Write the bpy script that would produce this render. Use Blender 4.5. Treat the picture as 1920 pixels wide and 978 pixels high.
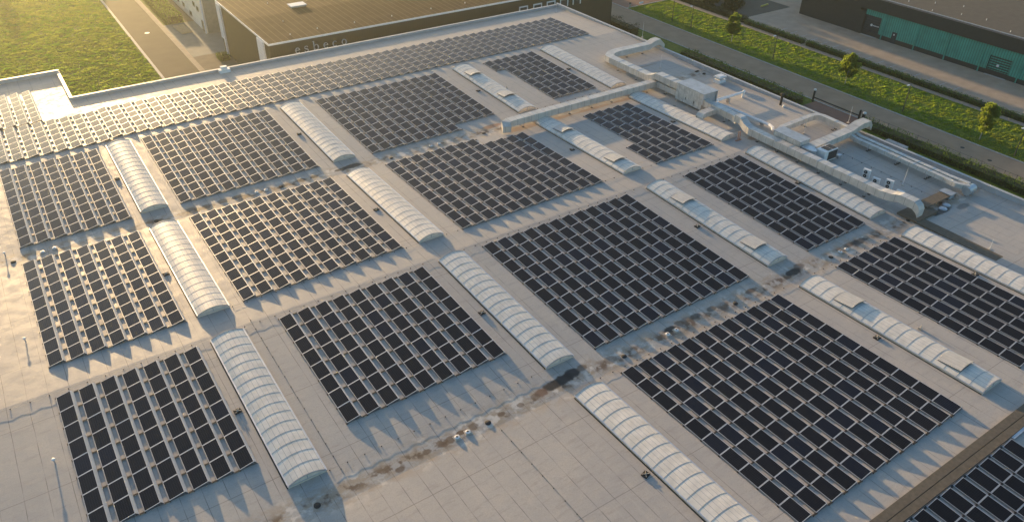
import bpy, math, random
from mathutils import Vector, Matrix, noise as mnoise
random.seed(7)
rad = math.radians
sc = bpy.context.scene
for o in list(bpy.data.objects):
    bpy.data.objects.remove(o)
COL = sc.collection

# ------------------------------------------------------------------ camera
CAMX, CAMY, CAMZ = -0.96530587, 3.47120571, 58.43857504
camd = bpy.data.cameras.new('camera')
cam = bpy.data.objects.new('camera', camd)
COL.objects.link(cam)
yaw, pit, rol = rad(55.39266757), rad(34.6524497), rad(1.02177751)
cy_, sy_, cp_, sp_ = math.cos(yaw), math.sin(yaw), math.cos(pit), math.sin(pit)
F = Vector((cy_ * cp_, sy_ * cp_, -sp_))
R0 = Vector((sy_, -cy_, 0))
U0 = R0.cross(F)
Rv = math.cos(rol) * R0 + math.sin(rol) * U0
Uv = -math.sin(rol) * R0 + math.cos(rol) * U0
M = Matrix((Rv, Uv, -F)).transposed().to_4x4()
M.translation = (CAMX, CAMY, CAMZ)
cam.matrix_world = M
camd.sensor_width = 36.0
camd.lens = 36.0 * 1446.69166 / 1920.0
camd.clip_start = 0.5
camd.clip_end = 6000
sc.camera = cam

# ------------------------------------------------------------------ sky, sun, exposure
SUN_EL, SUN_ROT = rad(5.8), rad(1.7)
world = bpy.data.worlds.new('World')
sc.world = world
world.use_nodes = True
wn = world.node_tree
bg = wn.nodes['Background']
sky = wn.nodes.new('ShaderNodeTexSky')
sky.sky_type = 'NISHITA'
sky.sun_disc = False
sky.sun_elevation = SUN_EL
sky.sun_rotation = SUN_ROT
sky.air_density = 1.0
sky.dust_density = 1.5
sky.ozone_density = 2.5
wn.links.new(sky.outputs[0], bg.inputs[0])
bg.inputs[1].default_value = 0.145
sund = bpy.data.lights.new('sun', 'SUN')
sund.energy = 4.8
sund.angle = rad(0.6)
sund.color = (1.0, 0.67, 0.33)
sun = bpy.data.objects.new('sun', sund)
COL.objects.link(sun)
S_DIR = Vector((math.sin(SUN_ROT) * math.cos(SUN_EL), math.cos(SUN_ROT) * math.cos(SUN_EL), math.sin(SUN_EL)))
sun.rotation_euler = (-S_DIR).to_track_quat('-Z', 'Y').to_euler()
sun.location = (60, 160, 90)
sc.view_settings.view_transform = 'Standard'
sc.view_settings.look = 'None'
sc.view_settings.gamma = 1.0
sc.view_settings.use_curve_mapping = False
sc.view_settings.exposure = 1.48
sc.cycles.max_bounces = 6
sc.cycles.diffuse_bounces = 2
sc.cycles.glossy_bounces = 3
sc.cycles.volume_bounces = 1
sc.cycles.use_denoising = True

# ------------------------------------------------------------------ materials
def nd(nt, t, **kw):
    n = nt.nodes.new('ShaderNode' + t)
    for k, v in kw.items():
        setattr(n, k, v)
    return n

def mat(name, col, rough=0.7, metal=0.0, spec=0.5, var=0.12, scale=1.5, bump=0.0, bscale=20.0, detail=4.0, objrand=0.0, coord='Object'):
    """plain surface with procedural mottling"""
    m = bpy.data.materials.new(name)
    m.use_nodes = True
    nt = m.node_tree
    b = nt.nodes['Principled BSDF']
    b.inputs['Roughness'].default_value = rough
    b.inputs['Metallic'].default_value = metal
    b.inputs['Specular IOR Level'].default_value = spec
    tc = nd(nt, 'TexCoord')
    src = tc.outputs['Object']
    if coord == 'World':
        g = nd(nt, 'NewGeometry')
        src = g.outputs['Position']
    no = nd(nt, 'TexNoise')
    no.inputs['Scale'].default_value = scale
    no.inputs['Detail'].default_value = detail
    nt.links.new(src, no.inputs['Vector'])
    mr = nd(nt, 'MapRange')
    mr.inputs[1].default_value = 0.3
    mr.inputs[2].default_value = 0.7
    mr.inputs[3].default_value = 1 - var
    mr.inputs[4].default_value = 1 + var
    nt.links.new(no.outputs[0], mr.inputs[0])
    mx = nd(nt, 'VectorMath', operation='SCALE')
    mx.inputs[0].default_value = col
    nt.links.new(mr.outputs[0], mx.inputs['Scale'])
    out = mx.outputs[0]
    if objrand:
        oi = nd(nt, 'ObjectInfo')
        m2 = nd(nt, 'MapRange')
        m2.inputs[3].default_value = 1 - objrand
        m2.inputs[4].default_value = 1 + objrand
        nt.links.new(oi.outputs['Random'], m2.inputs[0])
        v2 = nd(nt, 'VectorMath', operation='SCALE')
        nt.links.new(out, v2.inputs[0])
        nt.links.new(m2.outputs[0], v2.inputs['Scale'])
        out = v2.outputs[0]
    nt.links.new(out, b.inputs['Base Color'])
    if bump:
        n2 = nd(nt, 'TexNoise')
        n2.inputs['Scale'].default_value = bscale
        n2.inputs['Detail'].default_value = 3
        nt.links.new(src, n2.inputs['Vector'])
        bp = nd(nt, 'Bump')
        bp.inputs['Strength'].default_value = 1.0
        bp.inputs['Distance'].default_value = bump
        nt.links.new(n2.outputs[0], bp.inputs['Height'])
        nt.links.new(bp.outputs[0], b.inputs['Normal'])
    return m

def translucent(m, col, fac):
    nt = m.node_tree
    b = nt.nodes['Principled BSDF']
    out = nt.nodes['Material Output']
    t = nd(nt, 'BsdfTranslucent')
    t.inputs[0].default_value = (*col, 1)
    mx = nd(nt, 'MixShader')
    mx.inputs[0].default_value = fac
    nt.links.new(b.outputs[0], mx.inputs[1])
    nt.links.new(t.outputs[0], mx.inputs[2])
    nt.links.new(mx.outputs[0], out.inputs['Surface'])

def math_(nt, op, a, b=None, c=None, clamp=False):
    n = nd(nt, 'Math', operation=op)
    n.use_clamp = clamp
    for i, v in enumerate((a, b, c)):
        if v is None:
            continue
        if isinstance(v, (int, float)):
            n.inputs[i].default_value = v
        else:
            nt.links.new(v, n.inputs[i])
    return n.outputs[0]

def mixc(nt, fac, a, b, blend='MIX'):
    n = nd(nt, 'Mix', data_type='RGBA', blend_type=blend)
    for key, v in ((0, fac), (6, a), (7, b)):
        if isinstance(v, (int, float)):
            n.inputs[key].default_value = v
        elif isinstance(v, tuple):
            n.inputs[key].default_value = (*v[:3], 1)
        else:
            nt.links.new(v, n.inputs[key])
    return n.outputs[2]

def noise(nt, vec, scale, detail=4.0, rough=0.5):
    n = nd(nt, 'TexNoise')
    n.inputs['Scale'].default_value = scale
    n.inputs['Detail'].default_value = detail
    n.inputs['Roughness'].default_value = rough
    nt.links.new(vec, n.inputs['Vector'])
    return n.outputs[0]

def ramp(nt, v, a, b, lo=0.0, hi=1.0):
    n = nd(nt, 'MapRange', interpolation_type='SMOOTHSTEP')
    nt.links.new(v, n.inputs[0])
    n.inputs[1].default_value = a
    n.inputs[2].default_value = b
    n.inputs[3].default_value = lo
    n.inputs[4].default_value = hi
    return n.outputs[0]

def line_mask(nt, v, period, width, offset=0.0):
    """1 on thin lines every `period` metres of the coordinate v"""
    a = math_(nt, 'ADD', v, offset)
    a = math_(nt, 'PINGPONG', a, period / 2)
    return math_(nt, 'LESS_THAN', a, width / 2)

def roof_material():
    m = bpy.data.materials.new('roof_membrane')
    m.use_nodes = True
    nt = m.node_tree
    b = nt.nodes['Principled BSDF']
    g = nd(nt, 'NewGeometry')
    P = g.outputs['Position']
    sp = nd(nt, 'SeparateXYZ')
    nt.links.new(P, sp.inputs[0])
    X, Y = sp.outputs[0], sp.outputs[1]
    n1 = noise(nt, P, 0.12, 5, 0.6)
    n2 = noise(nt, P, 0.9, 6, 0.65)
    n3 = noise(nt, P, 9.0, 3, 0.6)
    base = mixc(nt, ramp(nt, n1, 0.35, 0.65), (0.45, 0.405, 0.35), (0.385, 0.355, 0.32))
    base = mixc(nt, ramp(nt, n2, 0.4, 0.75, 0, 0.55), base, (0.49, 0.43, 0.36))
    base = mixc(nt, ramp(nt, n2, 0.45, 0.2, 0, 0.5), base, (0.32, 0.305, 0.285))
    base = mixc(nt, ramp(nt, n3, 0.35, 0.7, 0.0, 0.38), base, (0.29, 0.27, 0.245))
    # wandering seams of the membrane sheets
    wob = math_(nt, 'MULTIPLY', noise(nt, P, 0.2, 2), 0.12)
    Xw = math_(nt, 'ADD', X, wob)
    Yw = math_(nt, 'ADD', Y, wob)
    fade = ramp(nt, noise(nt, P, 0.5, 3), 0.38, 0.6)
    cx_ = nd(nt, 'CombineXYZ')
    nt.links.new(math_(nt, 'FLOOR', math_(nt, 'DIVIDE', math_(nt, 'ADD', Xw, 0.81), 1.62)), cx_.inputs[0])
    nt.links.new(math_(nt, 'FLOOR', math_(nt, 'DIVIDE', math_(nt, 'ADD', Yw, 5.935), 8.07)), cx_.inputs[1])
    wnn = nd(nt, 'TexWhiteNoise', noise_dimensions='3D')
    nt.links.new(cx_.outputs[0], wnn.inputs[0])
    base = mixc(nt, ramp(nt, wnn.outputs[0], 0.0, 1.0, 0.0, 0.30), base, (0.36, 0.335, 0.305))
    wv = nd(nt, 'Mapping'); wv.inputs['Scale'].default_value = (0.5, 2.4, 1); nt.links.new(P, wv.inputs[0])
    base = mixc(nt, ramp(nt, noise(nt, wv.outputs[0], 0.8, 6, 0.75), 0.50, 0.68, 0, 0.6), base, (0.31, 0.28, 0.25))
    base = mixc(nt, ramp(nt, noise(nt, P, 3.2, 5, 0.8), 0.58, 0.74, 0, 0.6), base, (0.24, 0.215, 0.19))
    s1 = math_(nt, 'MULTIPLY', line_mask(nt, Xw, 1.62, 0.055), math_(nt, 'ADD', math_(nt, 'MULTIPLY', fade, 0.65), 0.25))
    s2 = math_(nt, 'MULTIPLY', line_mask(nt, Yw, 8.07, 0.07, 1.9), 0.55)
    base = mixc(nt, s1, base, (0.17, 0.16, 0.15))
    base = mixc(nt, s2, base, (0.15, 0.14, 0.13))
    # streaked foot traffic and dried water marks
    st = nd(nt, 'Mapping')
    st.inputs['Scale'].default_value = (1.3, 0.12, 1)
    nt.links.new(P, st.inputs[0])
    n4 = noise(nt, st.outputs[0], 1.0, 5, 0.7)
    base = mixc(nt, ramp(nt, n4, 0.55, 0.8, 0, 0.4), base, (0.50, 0.45, 0.38))
    # dirt along the drainage valleys (y = 42.4 and 90.6)
    for yv in (42.55, 90.9):
        d = math_(nt, 'ABSOLUTE', math_(nt, 'SUBTRACT', Y, yv))
        wide = ramp(nt, d, 2.4, 0.3)
        narrow = ramp(nt, d, 1.0, 0.1)
        mpn = nd(nt, 'Mapping')
        mpn.inputs['Scale'].default_value = (0.55, 0.9, 1)
        nt.links.new(P, mpn.inputs[0])
        na = noise(nt, mpn.outputs[0], 1.0, 6, 0.7)
        nb_ = noise(nt, P, 0.75, 4, 0.6)
        base = mixc(nt, math_(nt, 'MULTIPLY', wide, ramp(nt, na, 0.42, 0.60, 0, 0.7)), base, (0.33, 0.24, 0.15))
        base = mixc(nt, math_(nt, 'MULTIPLY', wide, ramp(nt, nb_, 0.55, 0.66, 0, 0.75)), base, (0.66, 0.59, 0.50))
        base = mixc(nt, math_(nt, 'MULTIPLY', narrow, ramp(nt, nb_, 0.50, 0.38, 0, 0.9)), base, (0.12, 0.07, 0.04))
    # individual puddle stains: x, y, rx, ry, strength, colour
    brown, dark = (0.12, 0.07, 0.04), (0.025, 0.023, 0.022)
    spots = [(31.0, 43.0, 1.1, .55, .97, dark), (32.3, 43.1, 1.2, .6, .97, dark), (33.4, 43.3, .9, .6, .95, dark), (29.6, 42.8, .7, .5, .8, (0.16, .08, .05)), (28.9, 42.7, .5, .4, .6, brown),
             (34.6, 43.4, .6, .4, .7, brown), (27.2, 42.6, .35, .3, .7, brown), (20.1, 42.5, .55, .4, .8, brown), (19.4, 42.3, .3, .3, .5, brown), (17.8, 42.4, .45, .3, .8, brown), (15.2, 42.0, .45, .3, .8, brown),
             (21.2, 42.7, .4, .3, .9, brown), (22.4, 42.7, .5, .4, .7, brown), (25.2, 42.6, .4, .3, .8, brown), (45.4, 43.0, .9, .4, .9, dark), (46.8, 43.2, .6, .4, .7, brown), (49.0, 43.1, .7, .4, .7, dark), (47.8, 43.2, .8, .4, .5, brown), (51.2, 43.1, .6, .4, .65, dark),
             (63.6, 42.8, 1.3, .5, .95, dark), (65.0, 43.2, .8, .5, .7, brown), (57.0, 43.0, .8, .35, .8, brown), (37.6, 42.8, .8, .5, .6, brown), (75.0, 42.7, 1.4, .5, .8, dark), (73.4, 42.9, .9, .4, .7, brown),
             (33.4, 91.3, 1.5, .55, .95, dark), (31.8, 91.2, 1.0, .4, .8, dark), (18.0, 91.3, .8, .45, .8, dark), (16.2, 91.3, .7, .5, .7, brown), (26.3, 91.2, .7, .5, .85, dark), (28.0, 91.2, .6, .45, .85, dark), (14.2, 91.2, .6, .4, .6, brown), (12.5, 91.3, .8, .5, .6, dark), (56.0, 91.8, 1.8, .6, .7, (0.30, .13, .05)), (59.5, 89.0, 3.2, .8, .55, (0.34, .18, .08)), (66, 88.9, 3.5, .5, .55, (0.32, .17, .08)), (73, 88.9, 4, .5, .55, (0.32, .17, .08)), (80, 88.9, 4, .5, .6, (0.30, .15, .07)), (85.2, 67.6, 1.2, .7, .6, (.25, .13, .07)), (90, 98.0, 5, .3, .5, (.28, .18, .10)), (89.8, 41.4, 2.2, .5, .85, dark), (93.2, 40.6, 1.3, .5, .45, dark)]
    ndist = math_(nt, 'MULTIPLY', math_(nt, 'SUBTRACT', noise(nt, P, 2.2, 4, .6), 0.5), 1.3)
    for (sx, sy, rx, ry, stg, colr) in spots:
        dx = math_(nt, 'DIVIDE', math_(nt, 'SUBTRACT', X, sx), rx)
        dy = math_(nt, 'DIVIDE', math_(nt, 'SUBTRACT', Y, sy), ry)
        dd = math_(nt, 'ADD', math_(nt, 'ADD', math_(nt, 'MULTIPLY', dx, dx), math_(nt, 'MULTIPLY', dy, dy)), ndist)
        base = mixc(nt, ramp(nt, dd, 1.25, 0.45, 0, stg), base, colr)
    nt.links.new(base, b.inputs['Base Color'])
    nt.links.new(ramp(nt, n2, 0.3, 0.7, 0.5, 0.68), b.inputs['Roughness'])
    b.inputs['Specular IOR Level'].default_value = 0.3
    bp = nd(nt, 'Bump')
    bp.inputs['Strength'].default_value = 1.0
    bp.inputs['Distance'].default_value = 0.012
    hgt = math_(nt, 'ADD', math_(nt, 'MULTIPLY', n2, 1.0), math_(nt, 'MULTIPLY', n3, 0.35))
    nt.links.new(hgt, bp.inputs['Height'])
    nt.links.new(bp.outputs[0], b.inputs['Normal'])
    return m

def panel_glass():
    m = bpy.data.materials.new('solar_glass')
    m.use_nodes = True
    nt = m.node_tree
    b = nt.nodes['Principled BSDF']
    tc = nd(nt, 'TexCoord')
    sp = nd(nt, 'SeparateXYZ')
    nt.links.new(tc.outputs['Object'], sp.inputs[0])
    l1 = line_mask(nt, sp.outputs[0], 0.171, 0.012)
    l2 = line_mask(nt, sp.outputs[1], 0.158, 0.010)
    l = math_(nt, 'MAXIMUM', l1, l2)
    oi = nd(nt, 'ObjectInfo')
    cell = mixc(nt, oi.outputs['Random'], (0.007, 0.007, 0.009), (0.012, 0.0115, 0.014))
    cell = mixc(nt, math_(nt, 'GREATER_THAN', oi.outputs['Random'], 0.86), cell, (0.009, 0.011, 0.019))
    colr = mixc(nt, math_(nt, 'MULTIPLY', l, 0.5), cell, (0.07, 0.075, 0.09))
    nt.links.new(colr, b.inputs['Base Color'])
    b.inputs['Roughness'].default_value = 0.11
    b.inputs['Specular IOR Level'].default_value = 0.20
    return m

def stripes(name, c1, c2, axis, period, width, rough=0.5, var=0.1, metal=0.0, vscale=0.6, spec=0.4):
    m = mat(name, c1, rough, metal, spec, var=var, scale=vscale)
    nt = m.node_tree
    b = nt.nodes['Principled BSDF']
    src = b.inputs['Base Color'].links[0].from_socket
    tc = nd(nt, 'TexCoord')
    sp = nd(nt, 'SeparateXYZ')
    nt.links.new(tc.outputs['Object'], sp.inputs[0])
    mk = line_mask(nt, sp.outputs[axis], period, width)
    o = mixc(nt, mk, src, c2)
    nt.links.new(o, b.inputs['Base Color'])
    return m

M_ = {}
M_['roof'] = roof_material()
M_['glass'] = panel_glass()
M_['frame'] = mat('anodised_frame', (0.56, 0.56, 0.55), 0.45, 0.3, objrand=0.08)
M_['defl'] = mat('deflector_sheet', (0.50, 0.50, 0.50), 0.5, 0.2, var=0.08, scale=0.8)
M_['black'] = mat('black_rubber', (0.02, 0.02, 0.02), 0.8, var=0.2)
M_['steelrail'] = mat('rail_steel', (0.30, 0.29, 0.28), 0.5, 0.4)
M_['foot'] = mat('pale_foot_plate', (0.45, 0.40, 0.33), 0.7)
M_['vault'] = stripes('multiwall_glazing', (0.68, 0.625, 0.54), (0.36, 0.35, 0.34), 0, 0.42, 0.03, 0.5, 0.14, vscale=1.2, spec=0.18)
M_['flap'] = stripes('flap_glazing', (0.40, 0.40, 0.385), (0.24, 0.25, 0.26), 0, 0.42, 0.03, 0.5, 0.15, vscale=1.2)
M_['bar'] = mat('glazing_bar_metal', (0.30, 0.31, 0.32), 0.5, 0.1)
M_['kerbw'] = mat('skylight_kerb', (0.62, 0.55, 0.45), 0.6)
M_['coping'] = mat('coping_metal', (0.42, 0.42, 0.41), 0.55, 0.1, var=0.08)
M_['wallgrey'] = mat('upstand_membrane', (0.38, 0.39, 0.40), 0.65, var=0.12)
M_['duct'] = stripes('duct_cladding', (0.53, 0.505, 0.46), (0.25, 0.24, 0.22), 1, 1.25, 0.05, 0.42, 0.16, 0.12, vscale=0.9)
M_['ductx'] = stripes('duct_cladding_cross', (0.55, 0.51, 0.45), (0.25, 0.24, 0.22), 0, 1.25, 0.05, 0.42, 0.16, 0.12, vscale=0.9)
M_['ahu'] = stripes('air_handler_panels', (0.52, 0.51, 0.48), (0.25, 0.25, 0.24), 1, 1.1, 0.05, 0.5, 0.22, 0.25, vscale=1.6)
M_['ahutop'] = mat('air_handler_lid', (0.38, 0.41, 0.43), 0.45, 0.3, var=0.15)
M_['white'] = mat('white_paint', (0.74, 0.73, 0.70), 0.5, var=0.06)
M_['galv'] = mat('galvanised', (0.55, 0.56, 0.57), 0.35, 0.6, var=0.12)
M_['grille'] = stripes('fan_grille', (0.02, 0.02, 0.02), (0.10, 0.10, 0.10), 0, 0.09, 0.02, 0.6)
M_['board'] = mat('brown_mineral_sheet', (0.125, 0.100, 0.070), 0.9, var=0.18, scale=3, bump=0.01, bscale=25)
M_['boardseam'] = mat('board_joint', (0.04, 0.035, 0.03), 0.9)
M_['brownwall'] = stripes('brown_cladding', (0.050, 0.042, 0.028), (0.035, 0.030, 0.021), 0, 0.5, 0.05, 0.7, 0.08)
M_['brownroof'] = stripes('ribbed_bitumen_roof', (0.080, 0.055, 0.030), (0.16, 0.115, 0.07), 0, 1.25, 0.16, 0.9, 0.22, vscale=0.5, spec=0.08)
M_['letters'] = mat('letter_metal', (0.62, 0.62, 0.60), 0.4, 0.2)
M_['pillar'] = stripes('pale_pillar', (0.62, 0.65, 0.70), (0.45, 0.48, 0.54), 2, 0.6, 0.05, 0.5)
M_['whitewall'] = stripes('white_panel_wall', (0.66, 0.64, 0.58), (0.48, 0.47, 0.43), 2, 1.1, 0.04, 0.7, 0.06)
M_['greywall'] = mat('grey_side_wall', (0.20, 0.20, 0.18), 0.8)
M_['window'] = mat('window_glass', (0.05, 0.055, 0.06), 0.15, var=0.2)
M_['green'] = stripes('green_profiled_sheet', (0.06, 0.30, 0.225), (0.03, 0.15, 0.115), 1, 0.55, 0.12, 0.55, 0.15)
M_['darkclad'] = mat('dark_cladding', (0.035, 0.033, 0.030), 0.7, var=0.12)
M_['darkroof'] = mat('dark_gravel_roof', (0.085, 0.072, 0.055), 0.9, var=0.15, scale=0.8, bump=0.02, bscale=30)
M_['asphalt'] = mat('brick_road', (0.30, 0.225, 0.155), 0.9, spec=0.15, var=0.13, scale=0.35, detail=8, coord='World', bump=0.006, bscale=8)
M_['asphaltL'] = mat('pale_road', (0.125, 0.103, 0.076), 0.9, spec=0.1, var=0.08, scale=0.3, detail=8, coord='World')
M_['path'] = stripes('path_slabs', (0.30, 0.24, 0.18), (0.20, 0.16, 0.12), 1, 1.0, 0.05, 0.85)
M_['kerb'] = mat('kerb_stone', (0.40, 0.38, 0.35), 0.8)
M_['yard'] = mat('yard_pavers', (0.38, 0.30, 0.225), 0.9, spec=0.15, var=0.12, scale=0.4, detail=8, coord='World', bump=0.005, bscale=10)
M_['pavL'] = mat('beige_pavers', (0.20, 0.165, 0.125), 0.9, spec=0.1, var=0.1, scale=0.5, detail=6, coord='World')
M_['bluepave'] = mat('grey_blue_pavers', (0.17, 0.18, 0.165), 0.85, var=0.1, scale=0.5, detail=6, coord='World')
M_['redbrick'] = stripes('red_brick_paving', (0.22, 0.12, 0.085), (0.13, 0.08, 0.06), 0, 0.4, 0.05, 0.85)
M_['paint'] = mat('bay_line_paint', (0.42, 0.42, 0.42), 0.7, var=0.25, scale=3)
M_['soil'] = mat('soil_ground', (0.09, 0.08, 0.06), 0.95, var=0.2, scale=0.2, coord='World')
M_['leaf'] = mat('leaf_green', (0.115, 0.150, 0.030), 0.7, var=0.45, scale=1.3, objrand=0.1, spec=0.2)
M_['leafh'] = mat('hedge_leaf', (0.060, 0.100, 0.020), 0.75, var=0.5, scale=0.9, spec=0.2)
M_['leafd'] = mat('dark_bush_leaf', (0.045, 0.050, 0.020), 0.8, var=0.5, scale=0.8, spec=0.2)
M_['bark'] = mat('bark', (0.12, 0.10, 0.075), 0.9)
M_['barkw'] = mat('pale_bark', (0.34, 0.31, 0.26), 0.9)
M_['pole'] = mat('lamp_pole_paint', (0.045, 0.05, 0.045), 0.6)
M_['wood'] = mat('pallet_wood', (0.36, 0.29, 0.19), 0.8)
M_['orange'] = mat('copper_pipe', (0.42, 0.20, 0.12), 0.5, 0.2)
M_['blue'] = mat('blue_band', (0.08, 0.22, 0.45), 0.6)
M_['yellow'] = mat('yellow_paint', (0.55, 0.45, 0.08), 0.6)

def grass_material():
    m = bpy.data.materials.new('grass_lawn')
    m.use_nodes = True
    nt = m.node_tree
    b = nt.nodes['Principled BSDF']
    g = nd(nt, 'NewGeometry')
    P = g.outputs['Position']
    c1 = mixc(nt, ramp(nt, noise(nt, P, 0.09, 5, .6), 0.3, 0.7), (0.095, 0.150, 0.018), (0.155, 0.185, 0.030))
    c2 = mixc(nt, ramp(nt, noise(nt, P, 1.4, 6, .7), 0.35, 0.7, 0, 0.75), c1, (0.045, 0.075, 0.014))
    c3 = mixc(nt, ramp(nt, noise(nt, P, 0.22, 4, .6), 0.60, 0.74, 0, 0.35), c2, (0.15, 0.130, 0.045))
    nt.links.new(c3, b.inputs['Base Color'])
    b.inputs['Roughness'].default_value = 0.85
    b.inputs['Specular IOR Level'].default_value = 0.15
    bp = nd(nt, 'Bump')
    bp.inputs['Distance'].default_value = 0.12
    mp = nd(nt, 'Mapping')
    mp.inputs['Scale'].default_value = (1.0, 1.5, 1)
    nt.links.new(P, mp.inputs[0])
    nt.links.new(noise(nt, mp.outputs[0], 1.7, 6, .7), bp.inputs['Height'])
    nt.links.new(bp.outputs[0], b.inputs['Normal'])
    return m
M_['grass'] = grass_material()
def blade_material():
    m = bpy.data.materials.new('grass_blade')
    m.use_nodes = True
    nt = m.node_tree
    b = nt.nodes['Principled BSDF']
    g = nd(nt, 'NewGeometry')
    P = g.outputs['Position']
    a = noise(nt, P, 0.35, 5, .65)
    c1 = mixc(nt, ramp(nt, a, 0.36, 0.64), (0.075, 0.155, 0.012), (0.165, 0.205, 0.025))
    c1 = mixc(nt, ramp(nt, noise(nt, P, 0.06, 3), 0.5, 0.68, 0, 0.28), c1, (0.17, 0.14, 0.045))
    nt.links.new(c1, b.inputs['Base Color'])
    b.inputs['Roughness'].default_value = 0.8
    b.inputs['Specular IOR Level'].default_value = 0.15
    t = nd(nt, 'BsdfTranslucent')
    sc2 = nd(nt, 'VectorMath', operation='SCALE')
    nt.links.new(c1, sc2.inputs[0]); sc2.inputs['Scale'].default_value = 1.9
    nt.links.new(sc2.outputs[0], t.inputs[0])
    mx = nd(nt, 'MixShader'); mx.inputs[0].default_value = 0.5
    nt.links.new(b.outputs[0], mx.inputs[1]); nt.links.new(t.outputs[0], mx.inputs[2])
    nt.links.new(mx.outputs[0], nt.nodes['Material Output'].inputs['Surface'])
    return m
M_['blade'] = blade_material()

translucent(M_['leaf'], (0.34, 0.44, 0.05), 0.5)
translucent(M_['leafh'], (0.16, 0.26, 0.03), 0.4)

# ------------------------------------------------------------------ mesh helpers
class MB:
    def __init__(s):
        s.v, s.f, s.m = [], [], []
    def face(s, pts, mi=0):
        i = len(s.v)
        s.v += [tuple(p) for p in pts]
        s.f.append(tuple(range(i, i + len(pts))))
        s.m.append(mi)
    def box(s, x0, y0, z0, x1, y1, z1, mi=0):
        i = len(s.v)
        s.v += [(x0, y0, z0), (x1, y0, z0), (x1, y1, z0), (x0, y1, z0), (x0, y0, z1), (x1, y0, z1), (x1, y1, z1), (x0, y1, z1)]
        for q in ((0, 3, 2, 1), (4, 5, 6, 7), (0, 1, 5, 4), (1, 2, 6, 5), (2, 3, 7, 6), (3, 0, 4, 7)):
            s.f.append(tuple(i + k for k in q))
            s.m.append(mi)
        return s
    def tube(s, p0, p1, r0, r1=None, n=8, mi=0, caps=True):
        r1 = r0 if r1 is None else r1
        p0, p1 = Vector(p0), Vector(p1)
        d = (p1 - p0).normalized()
        a = d.orthogonal().normalized()
        b = d.cross(a)
        i = len(s.v)
        for p, r in ((p0, r0), (p1, r1)):
            for k in range(n):
                t = 2 * math.pi * k / n
                s.v.append(tuple(p + a * math.cos(t) * r + b * math.sin(t) * r))
        for k in range(n):
            s.f.append((i + k, i + (k + 1) % n, i + n + (k + 1) % n, i + n + k))
            s.m.append(mi)
        if caps:
            s.f.append(tuple(i + n - 1 - k for k in range(n)))
            s.f.append(tuple(i + n + k for k in range(n)))
            s.m += [mi, mi]
        return s
    def lathe(s, prof, cx=0, cy=0, n=14, mi=0):
        i = len(s.v)
        for (r, z) in prof:
            for k in range(n):
                t = 2 * math.pi * k / n
                s.v.append((cx + r * math.cos(t), cy + r * math.sin(t), z))
        for j in range(len(prof) - 1):
            for k in range(n):
                a = i + j * n + k
                b = i + j * n + (k + 1) % n
                s.f.append((a, b, b + n, a + n))
                s.m.append(mi)
        s.f.append(tuple(i + (len(prof) - 1) * n + k for k in range(n)))
        s.m.append(mi)
        return s
    def sweep(s, path, w, h, mi=0, closed_ends=True):
        """rectangular duct section swept along a 3-D centre line (z = underside), mitred corners"""
        P = [Vector(p) for p in path]
        n = len(P)
        rings = []
        for k in range(n):
            if k == 0: d = P[1] - P[0]
            elif k == n - 1: d = P[-1] - P[-2]
            else: d = (P[k + 1] - P[k]).normalized() + (P[k] - P[k - 1]).normalized()
            dh = Vector((d.x, d.y, 0))
            if dh.length < 1e-4: dh = Vector((1, 0, 0))
            dh.normalize()
            side = Vector((-dh.y, dh.x, 0))
            sc_ = 1.0
            if 0 < k < n - 1:
                e = P[k] - P[k - 1]
                e = Vector((e.x, e.y, 0))
                if e.length > 1e-4:
                    cs = abs(e.normalized().dot(dh))
                    sc_ = 1 / max(cs, 0.5)
            rings.append([P[k] + side * (w / 2 * sc_), P[k] - side * (w / 2 * sc_), P[k] - side * (w / 2 * sc_) + Vector((0, 0, h)), P[k] + side * (w / 2 * sc_) + Vector((0, 0, h))])
        i = len(s.v)
        for r in rings:
            s.v += [tuple(p) for p in r]
        for k in range(n - 1):
            a = i + 4 * k
            for q in range(4):
                s.f.append((a + q, a + (q + 1) % 4, a + 4 + (q + 1) % 4, a + 4 + q))
                s.m.append(mi)
        if closed_ends:
            s.f.append((i + 3, i + 2, i + 1, i))
            e = i + 4 * (n - 1)
            s.f.append((e, e + 1, e + 2, e + 3))
            s.m += [mi, mi]
        return s
    def mesh(s, name, mats, smooth=False):
        me = bpy.data.meshes.new(name)
        me.from_pydata(s.v, [], s.f)
        for m in mats:
            me.materials.append(m)
        for p, mi in zip(me.polygons, s.m):
            p.material_index = mi
            p.use_smooth = smooth
        me.update()
        return me

def link(name, data, parent=None, loc=(0, 0, 0), rot=(0, 0, 0)):
    o = bpy.data.objects.new(name, data)
    COL.objects.link(o)
    o.parent = parent
    o.location = loc
    o.rotation_euler = rot
    return o

def tag(o, label, cat, group=None):
    o['label'] = label
    o['category'] = cat
    if group:
        o['group'] = group
    return o

def thing(name, label, cat, loc=(0, 0, 0), rot=(0, 0, 0), group=None):
    o = link(name, None, None, loc, rot)
    return tag(o, label, cat, group)

def part(name, mb, mats, parent, loc=(0, 0, 0), rot=(0, 0, 0), smooth=False):
    if not isinstance(mats, (list, tuple)):
        mats = [mats]
    return link(name, mb.mesh(name, mats, smooth), parent, loc, rot)

def struct(name, mb, mats):
    if not isinstance(mats, (list, tuple)):
        mats = [mats]
    o = link(name, mb.mesh(name, mats))
    o['kind'] = 'structure'
    return o

def copy_thing(src, loc, rot=None, label=None):
    r = src.copy()
    COL.objects.link(r)
    r.location = loc
    if rot is not None:
        r.rotation_euler = rot
    if label:
        r['label'] = label
    for ch in list(src.children):
        c = ch.copy()
        COL.objects.link(c)
        c.parent = r
        for g in list(ch.children):
            d = g.copy()
            COL.objects.link(d)
            d.parent = c
    return r

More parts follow.
